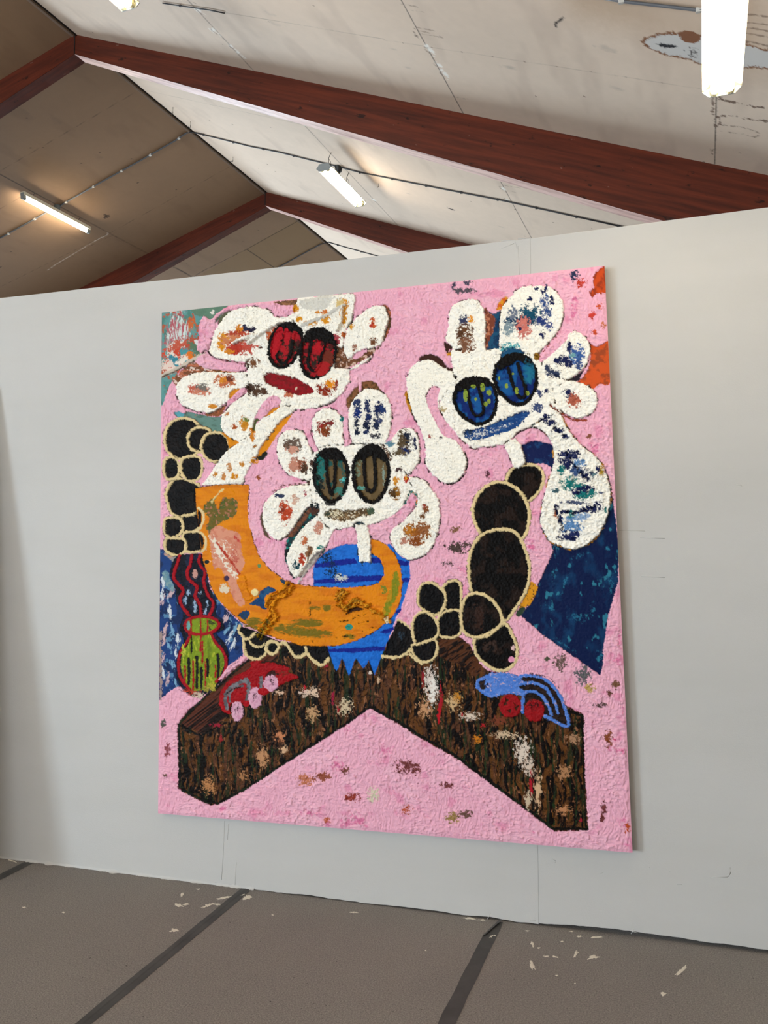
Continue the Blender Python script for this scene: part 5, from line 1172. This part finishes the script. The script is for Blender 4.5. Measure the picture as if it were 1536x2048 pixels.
    S.fill(K('p6', (498, 352), (560, 330), (640, 312), (760, 262), (905, 205), (918, 245), (830, 325), (700, 370), (585, 405), (520, 395)), MB, 2 * mm, rough=3)
    S.speck(K1('p6', 600, 360), 32, 9, lin((226, 226, 222)), 3, .5, rot=-.3, h=5 * mm); S.speck(K1('p6', 760, 310), 40, 7, lin((216, 222, 226)), 3, .42, rot=-.4, h=5 * mm); S.speck(K1('p6', 530, 350), 12, 7, lin((40, 60, 90)), 3, .55)
    BLUF = two((14, 38, 104), (22, 84, 148), 12, 16, .46, .16, 3, .8)
    eye(K('p6', (430, 130), (445, 60), (495, 5), (560, -10), (640, 0), (700, 60), (712, 150), (690, 240), (630, 290), (570, 295), (500, 250), (450, 195)), BLUF,
        [K('p6', (515, 50), (530, 140), (555, 220), (590, 240), (622, 215), (618, 140), (585, 40))], 6.6, K('p6', (440, 70), (500, 0), (570, -15), (640, 0), (680, 40), (600, 45), (520, 60), (470, 80)), 8)
    S.fill(K('p3', (545, 880), (540, 820), (600, 780), (690, 780), (740, 830), (650, 850), (590, 870)), flat((28, 78, 116)), 3 * mm, rough=2.5)
    eye(K('p3', (475, 1050), (495, 940), (560, 865), (660, 830), (765, 860), (830, 940), (848, 1060), (820, 1170), (750, 1255), (680, 1270), (600, 1235), (520, 1155)), BLUF,
        [K('p3', (600, 950), (630, 1060), (670, 1160), (705, 1210), (745, 1190), (750, 1120), (715, 1020), (680, 910))], 7.4, K('p3', (500, 960), (560, 860), (670, 815), (770, 850), (840, 960), (760, 920), (690, 890), (640, 920), (560, 960)), 8)
    for z, x, y, rx, ry in [('p3', 225, 1190, 4, 10), ('p3', 375, 1120, 4, 7), ('p3', 430, 1165, 4, 5), ('p3', 295, 1112, 4, 3), ('p3', 430, 1240, 3, 4), ('p6', 575, 130, 3, 3), ('p6', 640, 160, 3, 4), ('p3', 675, 1150, 3, 6), ('p3', 770, 1170, 3, 4), ('p3', 585, 1105, 3, 4), ('p3', 640, 1000, 2, 2), ('p3', 520, 1040, 2, 3)]:
        S.speck(K1(z, x, y), rx, ry, lin((140, 160, 60)), 4, .8, sharp=14)
    S.speck(K1('p3', 780, 980), 10, 24, lin((30, 110, 140)), 10, .7, sharp=3)

    # ---- flower of the middle
    S.fill(K('p5', (735, 170), (760, 110), (820, 40), (890, 5), (960, 20), (1010, 85), (960, 80), (860, 90), (800, 160), (765, 220)), two((92, 64, 36), (130, 86, 54), 5, 5), .8 * mm, rough=1.8)
    S.stroke(K('p5', (835, -40), (845, 20), (848, 85)), 6.5, pink, 3 * mm); S.stroke(K('p5', (740, 110), (790, 50), (835, 10)), 11, pink, 2 * mm)
    S.fill(K('p5', (270, 1400), (280, 1250), (300, 1190), (370, 1070), (440, 980), (530, 950), (550, 1030), (450, 1100), (370, 1190), (310, 1300), (290, 1440), (330, 1520), (350, 1500)), two((24, 60, 66), (20, 26, 30), 9, 9, .45, .12, 3, 1, (24, 130, 124), .6), 1 * mm, rough=1.8)
    S.fill(K('p5', (250, 1210), (310, 1170), (390, 1060), (450, 980), (480, 1000), (400, 1110), (330, 1200)), two((120, 72, 48), (80, 56, 44), 5, 5), 1.2 * mm, rough=2.2)
    S.fill(K('p5', (80, 1080), (95, 1000), (110, 1100), (140, 1190), (170, 1225), (120, 1200)), lin((96, 78, 60)), 1 * mm, rough=1.8)
    GB = (56, 52, 46)
    F3 = [K('p5', (485, 560), (440, 470), (420, 410), (360, 382), (280, 390), (222, 450), (210, 550), (240, 650), (300, 725), (400, 780), (480, 800), (560, 700)),
          K('p5', (530, 540), (485, 410), (483, 310), (540, 232), (620, 222), (690, 265), (716, 330), (715, 420), (725, 510), (650, 560)),
          K('p5', (740, 530), (785, 480), (765, 400), (755, 300), (772, 200), (830, 112), (900, 68), (960, 76), (1040, 112), (1083, 190), (1088, 300), (1072, 410), (1050, 480), (1000, 560)),
          K('p5', (1040, 560), (1050, 480), (1110, 430), (1150, 385), (1230, 372), (1285, 420), (1303, 520), (1300, 620), (1258, 690), (1180, 740), (1080, 700)),
          K('p5', (480, 800), (380, 805), (280, 825), (190, 870), (115, 950), (100, 1060), (130, 1160), (190, 1222), (240, 1222), (310, 1165), (380, 1060), (440, 985), (520, 930)),
          K('p5', (560, 1020), (470, 1080), (400, 1150), (340, 1230), (300, 1310), (285, 1400), (330, 1500), (390, 1510), (450, 1460), (500, 1390), (560, 1310), (610, 1240), (650, 1140), (640, 1060)),
          K('p5', (1080, 760), (1200, 740), (1330, 768), (1400, 845), (1450, 925), (1460, 1060), (1442, 1180), (1400, 1285), (1330, 1350), (1220, 1378), (1135, 1325), (1085, 1240), (1090, 1150), (1170, 1095), (1230, 1030), (1285, 960), (1280, 880), (1230, 900), (1130, 960), (1050, 900))]
    body3 = K('p5', (490, 560), (560, 520), (740, 500), (1010, 500), (1080, 580), (1180, 700), (1230, 780), (1235, 870), (1190, 960), (1130, 1020), (1050, 1068), (920, 1112), (800, 1125), (640, 1145), (560, 1080), (490, 960), (470, 800))
    for q in F3: wfill(q, 2.8, c=GB, thr=.44)
    wfill(body3, 2.8, c=GB)
    wfill(K('p5', (812, 1110), (905, 1105), (930, 1230), (928, 1400), (838, 1398), (825, 1210)), 4.5, c=(40, 60, 70), smooth=False)
    S.fill(K('p5', (1100, 1140), (1165, 1090), (1220, 1030), (1270, 950), (1268, 890), (1240, 870), (1200, 940), (1130, 1020), (1050, 1068), (980, 1100), (930, 1130), (935, 1200), (1070, 1180)), pink, 2.5 * mm, 1.2)
    S.stroke(K('p5', (1240, 860), (1285, 890), (1270, 970)), 3, two((40, 130, 126), (200, 120, 40), 4, 4), 2 * mm, rough=2); S.stroke(K('p5', (1230, 860), (1190, 950)), 3, lin((50, 120, 116)), 2 * mm, rough=2)
    for q in (((445, 395), (470, 470), (505, 535)), ((735, 300), (740, 400), (750, 490))):
        S.stroke(K('p5', *[(x + 16, y) for x, y in q]), 3.5, lin((40, 34, 34)), 3 * mm, rough=1.5); S.stroke(K('p5', *q), 9.5, pink, 3 * mm, 1.2)
    S.stroke(K('p5', (745, 495), (765, 470)), 9, pink, 4 * mm, 1.6, rough=2); S.stroke(K('p5', (1060, 470), (1100, 420), (1120, 390)), 7, pink, 3 * mm)
    S.fill(K('p5', (440, 790), (400, 765), (320, 740), (270, 745), (230, 810), (330, 795)), pink, 2.5 * mm); S.stroke(K('p5', (400, 770), (440, 775), (455, 800)), 4, lin((70, 42, 34)), 3 * mm, rough=2); S.stroke(K('p5', (180, 860), (230, 820), (330, 800), (440, 800)), 2.2, lin((110, 60, 50)), 3 * mm, rough=2.2, gate=gate(.42))
    S.fill(K('p5', (595, 1290), (635, 1180), (700, 1155), (800, 1140), (822, 1220), (830, 1240), (720, 1260), (640, 1290)), pink, 2 * mm, 1.2)
    for x, y, rx, ry, c in [(285, 495, 7, 9, (96, 64, 40)), (340, 500, 16, 13, (110, 92, 80)), (330, 540, 12, 7, (206, 150, 130)), (385, 650, 16, 13, (150, 88, 66)), (340, 660, 9, 14, (200, 140, 120)), (425, 680, 8, 11, (76, 54, 40)), (570, 385, 13, 12, (140, 66, 34)), (535, 345, 7, 6, (150, 40, 36)), (610, 330, 12, 6, (120, 40, 40)), (595, 400, 9, 7, (120, 60, 30)), (705, 300, 4, 6, (60, 140, 140)),
                            (830, 250, 8, 12, (22, 44, 110)), (830, 190, 8, 9, (40, 54, 96)), (825, 345, 6, 12, (26, 34, 60)), (832, 410, 5, 6, (26, 34, 60)), (905, 200, 6, 14, (40, 50, 90)), (915, 280, 6, 16, (24, 40, 90)), (900, 355, 6, 9, (24, 32, 60)), (898, 405, 5, 6, (24, 40, 84)), (992, 230, 9, 14, (28, 40, 84)), (1020, 240, 6, 12, (40, 60, 110)), (975, 345, 9, 12, (26, 38, 70)), (1000, 310, 6, 5, (60, 70, 110)), (970, 430, 12, 5, (60, 60, 70)), (1190, 480, 14, 24, (92, 76, 54)), (1215, 440, 8, 10, (30, 40, 60)), (1190, 540, 12, 9, (26, 40, 90)), (1270, 490, 4, 14, (26, 34, 72)), (1150, 560, 12, 7, (100, 84, 60)), (1055, 590, 10, 9, (90, 66, 50)), (1080, 490, 9, 6, (100, 140, 160)), (1030, 520, 7, 7, (90, 60, 48)),
                            (270, 1020, 10, 22, (190, 74, 40)), (300, 1020, 9, 12, (190, 74, 44)), (350, 920, 8, 9, (210, 170, 150)), (250, 1000, 6, 8, (150, 60, 40)), (230, 890, 9, 4, (50, 60, 90)), (425, 875, 5, 5, (170, 80, 90)), (535, 1130, 10, 12, (200, 140, 120)), (420, 1240, 7, 9, (196, 110, 70)), (460, 1310, 8, 12, (140, 96, 66)), (405, 1380, 6, 11, (176, 64, 40)), (355, 1420, 8, 9, (24, 66, 80)), (545, 1305, 8, 8, (40, 120, 120)), (500, 990, 9, 12, (24, 40, 46)), (490, 1010, 10, 8, (80, 50, 40)), (1125, 870, 9, 12, (150, 100, 30)), (1105, 870, 8, 9, (80, 56, 30)), (1130, 775, 6, 8, (216, 150, 60)), (1210, 765, 6, 8, (176, 40, 34)), (1200, 750, 3, 5, (216, 150, 40)), (1145, 690, 7, 4, (80, 60, 60)),
                            (1350, 1000, 6, 10, (130, 76, 40)), (1330, 1045, 5, 6, (120, 80, 50)), (1340, 970, 4, 4, (150, 60, 40)), (1290, 1170, 24, 20, (150, 88, 36)), (1230, 1150, 10, 10, (190, 120, 40)), (1280, 1240, 12, 10, (140, 76, 34)), (1340, 1150, 10, 12, (150, 96, 60)), (1190, 1240, 8, 7, (190, 130, 110)), (480, 640, 5, 6, (80, 56, 46)), (620, 950, 14, 4, (60, 60, 60))]:
        S.speck(K1('p5', x, y), rx, ry, lin(c), 4.2, .66, seed=int(x) % 7, sharp=10)
    S.stroke(K('p5', (560, 1310), (500, 1340), (440, 1420), (380, 1500)), 6, white, 10 * mm, 2, rough=2); S.stroke(K('p5', (480, 1290), (460, 1340), (450, 1400)), 4, lin((150, 120, 96)), 3 * mm, rough=2); S.stroke(K('p5', (540, 1330), (470, 1430), (400, 1520), (375, 1560)), 3.5, lin((206, 200, 196)), 9 * mm, rough=2)
    S.fill(K('p5', (572, 1030), (640, 990), (740, 1000), (900, 985), (955, 1000), (940, 1030), (860, 1050), (740, 1085), (640, 1070)), two((86, 66, 42), (132, 104, 72), 5, 4, .5, .1, 3, 1.6, (222, 212, 190), .58), 2 * mm, rough=3); S.speck(K1('p5', 605, 1030), 8, 9, lin((50, 60, 50)), 4, .6); S.speck(K1('p5', 660, 1030), 22, 9, lin((226, 214, 180)), 2.6, .5, h=4 * mm); S.speck(K1('p5', 930, 1005), 7, 7, lin((70, 90, 70)), 4, .7)
    EY1 = two((104, 84, 54), (30, 86, 84), 9, 14, .55, .1, 4, .8); EY2 = two((102, 84, 54), (116, 96, 66), 12, 14, .5, .15, 4, .8)
    eye(K('p5', (505, 640), (540, 565), (620, 535), (695, 560), (740, 640), (755, 740), (730, 840), (680, 915), (600, 928), (530, 850), (498, 740)), EY1,
        [K('p5', (590, 600), (595, 720), (610, 820), (630, 880), (650, 800), (658, 700), (655, 600))], 7.6, K('p5', (500, 620), (540, 545), (620, 520), (700, 550), (745, 630), (650, 612), (560, 612)), 8.6)
    S.speck(K1('p5', 545, 720), 9, 34, lin((34, 112, 108)), 5, .6); S.speck(K1('p5', 530, 800), 10, 20, lin((22, 30, 30)), 6, .6); S.speck(K1('p5', 690, 860), 9, 9, lin((60, 120, 110)), 7, .7); S.speck(K1('p5', 715, 760), 8, 5, lin((90, 190, 190)), 5, .6, rot=-.7)
    eye(K('p5', (798, 690), (815, 610), (860, 540), (935, 505), (1005, 535), (1055, 620), (1068, 710), (1045, 830), (990, 920), (930, 938), (865, 895), (810, 800)), EY2,
        [K('p5', (880, 600), (882, 700), (895, 820), (930, 855), (960, 820), (965, 700), (955, 590))], 8.0, K('p5', (805, 620), (850, 540), (930, 490), (1010, 530), (1060, 630), (980, 600), (940, 580), (890, 605), (830, 625)), 9)
    S.speck(K1('p5', 840, 680), 8, 20, lin((110, 130, 110)), 6, .55); S.speck(K1('p5', 1025, 720), 3, 20, lin((130, 150, 140)), 3, .6); S.speck(K1('p5', 855, 830), 7, 4, lin((90, 160, 150)), 5, .7)

    # ---- the two small painted cars on the table
    S.fill(K('q4', (510, 440), (540, 370), (620, 290), (745, 228), (762, 172), (850, 165), (980, 180), (1062, 222), (1050, 250), (1130, 292), (1050, 325), (960, 372), (880, 420), (820, 420), (740, 430), (735, 500), (600, 500), (590, 570), (545, 555), (515, 510)), flat((156, 17, 26), .15, 1.5), 3 * mm, 1.2, rough=1.5)
    GREYC = two((120, 122, 130), (92, 92, 98), 5, 5)
    for q, w in [(((560, 430), (600, 375), (680, 330), (725, 315)), 8), (((725, 315), (742, 370), (725, 470)), 8), (((560, 430), (555, 480), (572, 540)), 7), (((690, 360), (640, 370), (590, 420), (590, 480)), 4), (((838, 300), (835, 370)), 7)]: S.stroke(K('q4', *q), w, GREYC, 3 * mm, rough=1.6)
    S.stroke(K('q4', (560, 430), (610, 390), (670, 370)), 2.5, lin((30, 22, 22)), 3 * mm, rough=2)
    S.fill(K('q4', (880, 260), (930, 240), (975, 270), (920, 290), (880, 300)), flat((60, 30, 28)), 3 * mm, rough=2.5); S.speck(K1('q4', 1010, 260), 9, 6, lin((120, 40, 30)), 3, .6)
    PK = two((222, 170, 194), (210, 150, 178), 4, 4, .5, .12)
    for cx, cy, rx, ry in [(650, 560, 50, 78), (790, 455, 54, 84), (915, 340, 58, 64)]:
        S.fill(ell('q4', cx, cy, rx, ry, 10), PK, 4 * mm, 1.8, rough=2.4); S.speck(K1('q4', cx, cy - 16), 11, 14, lin((46, 26, 28)), 2.2, .42, seed=5)
    S.speck(K1('q4', 720, 500), 6, 5, lin((170, 20, 30)), 6, .95); S.speck(K1('q4', 855, 405), 9, 6, lin((170, 20, 30)), 6, .95); S.stroke(K('q4', (515, 500), (545, 555), (590, 575)), 5, flat((172, 22, 30)), 4 * mm, rough=1.5)
    S.stroke(K('q4', (835, 180), (900, 170), (1000, 190), (1080, 215)), 4, lin((40, 26, 18)), 3 * mm, rough=2)
    carb = K('q6', (280, 340), (300, 300), (370, 255), (460, 250), (560, 258), (600, 275), (700, 265), (820, 300), (910, 395), (965, 510), (995, 640), (975, 672), (800, 590), (650, 560), (640, 430), (520, 415), (400, 440), (310, 400))
    S.fill(carb, two((48, 32, 28), (30, 22, 20), 7, 5), 3 * mm, rough=1.5)
    BLC = two((78, 126, 214), (100, 140, 220), 5, 4, .5, .15, 3, 1.6, (196, 170, 196), .69)
    S.fill(K('q6', (345, 330), (380, 255), (460, 250), (560, 258), (612, 285), (640, 330), (600, 355), (655, 390), (640, 425), (520, 412), (400, 440), (320, 405), (285, 360), (330, 380), (350, 370)), BLC, 4 * mm, 1.4, rough=1.8)
    for q, w in [(((285, 365), (290, 320), (330, 295), (385, 270)), 6), (((290, 340), (310, 385), (400, 425)), 6), (((600, 285), (710, 272), (820, 310), (905, 400), (955, 510), (988, 630), (970, 662), (890, 625), (805, 585)), 6.5), (((600, 345), (700, 330), (790, 355), (850, 420), (890, 500), (905, 560)), 5.5), (((650, 400), (730, 395), (800, 450), (840, 520), (855, 570)), 6), (((645, 410), (635, 480), (635, 555)), 6), (((640, 320), (740, 330), (830, 370)), 3.5)]:
        S.stroke(K('q6', *q), w, BLC, 4 * mm, 1.4, rough=1.7)
    RW = flat((150, 22, 28), .2, 1.6)
    S.fill(ell('q6', 540, 505, 84, 90), RW, 4 * mm, rough=1.6); S.fill(ell('q6', 725, 540, 76, 86), RW, 4 * mm, rough=2)
    for q in (((505, 470), (520, 500), (490, 500)), ((560, 470), (575, 510), (590, 500)), ((520, 540), (550, 530), (540, 560)), ((500, 440), (530, 460), (510, 480)), ((570, 520), (610, 500), (590, 540))): S.fill(K('q6', *q), lin((60, 34, 22)), 3 * mm, smooth=False)
    S.speck(K1('q6', 720, 500), 15, 13, lin((50, 18, 18)), 2.6, .5); S.speck(K1('q6', 350, 345), 12, 7, lin((40, 36, 50)), 2.6, .5)
    S.stroke(K('q6', (620, 250), (720, 262), (850, 300), (930, 390)), 2, lin((90, 60, 70)), 3 * mm, rough=2, gate=gate(.48))

    # ---- canvas weave, clean edges, and depth
    H = S.H + (nB - .5) * .0006
    m_ = np.minimum(np.minimum(U, 1 - U), np.minimum(V_, 1 - V_)); fade = np.clip(m_ / 0.006, 0, 1)
    V3 = np.stack([W[..., 0], -0.036 - H * RELIEF * (0.25 + .75 * fade), W[..., 1]], -1)
    S.C = np.clip(S.C, 0, 1) * 0.84
    e = empty('painting', ((tl[0] + tr[0]) / 2 + .0, -0.02, 0.30))
    tag(e, 'large pink painting of three white flowers with eyes, hung on the white wall', 'painting')
    org = np.array([e.location.x, e.location.y, e.location.z])
    me = grid_mesh('painted_canvas', V3 - org, S.C)
    link('painted_canvas', me, M_paint, e, True)
    # canvas folded round the sides
    bm = bmesh.new()
    def rim(a, b2, n=160):
        r = []
        for i in range(n + 1):
            p_ = a + (b2 - a) * i / n
            r.append([bm.verts.new(Vector((p_[0], yy, p_[1])) - Vector(org)) for yy in (-0.0372, -0.004)])
        for i in range(n): bm.faces.new((r[i][0], r[i + 1][0], r[i + 1][1], r[i][1]))
    rim(tl, tr); rim(tr, br); rim(br, bl); rim(bl, tl)
    o = bm_obj('canvas_side', bm, M_canvas_side, e); o['label'] = 'narrow smeared side of the canvas'
    bm = bmesh.new()
    for a, b2 in ((tl, tr), (tr, br), (br, bl), (bl, tl)):
        c0 = (tl + tr + bl + br) / 4
        a_, b_ = a + (c0 - a) * .028, b2 + (c0 - b2) * .028
        d = b_ - a_; mid = (a_ + b_) / 2
        add_box(bm, Vector((mid[0], -0.018, mid[1])) - Vector(org), (np.linalg.norm(d), 0.03, 0.045), Matrix.Rotation(-math.atan2(d[1], d[0]), 3, 'Y'))
    bm_obj('stretcher_frame', bm, M_stretcher, e)
    return e

RELIEF = 1.35
M_paint, nt, b, at = painted('oil_paint', 0.5, 0.06)
painting = build_painting()
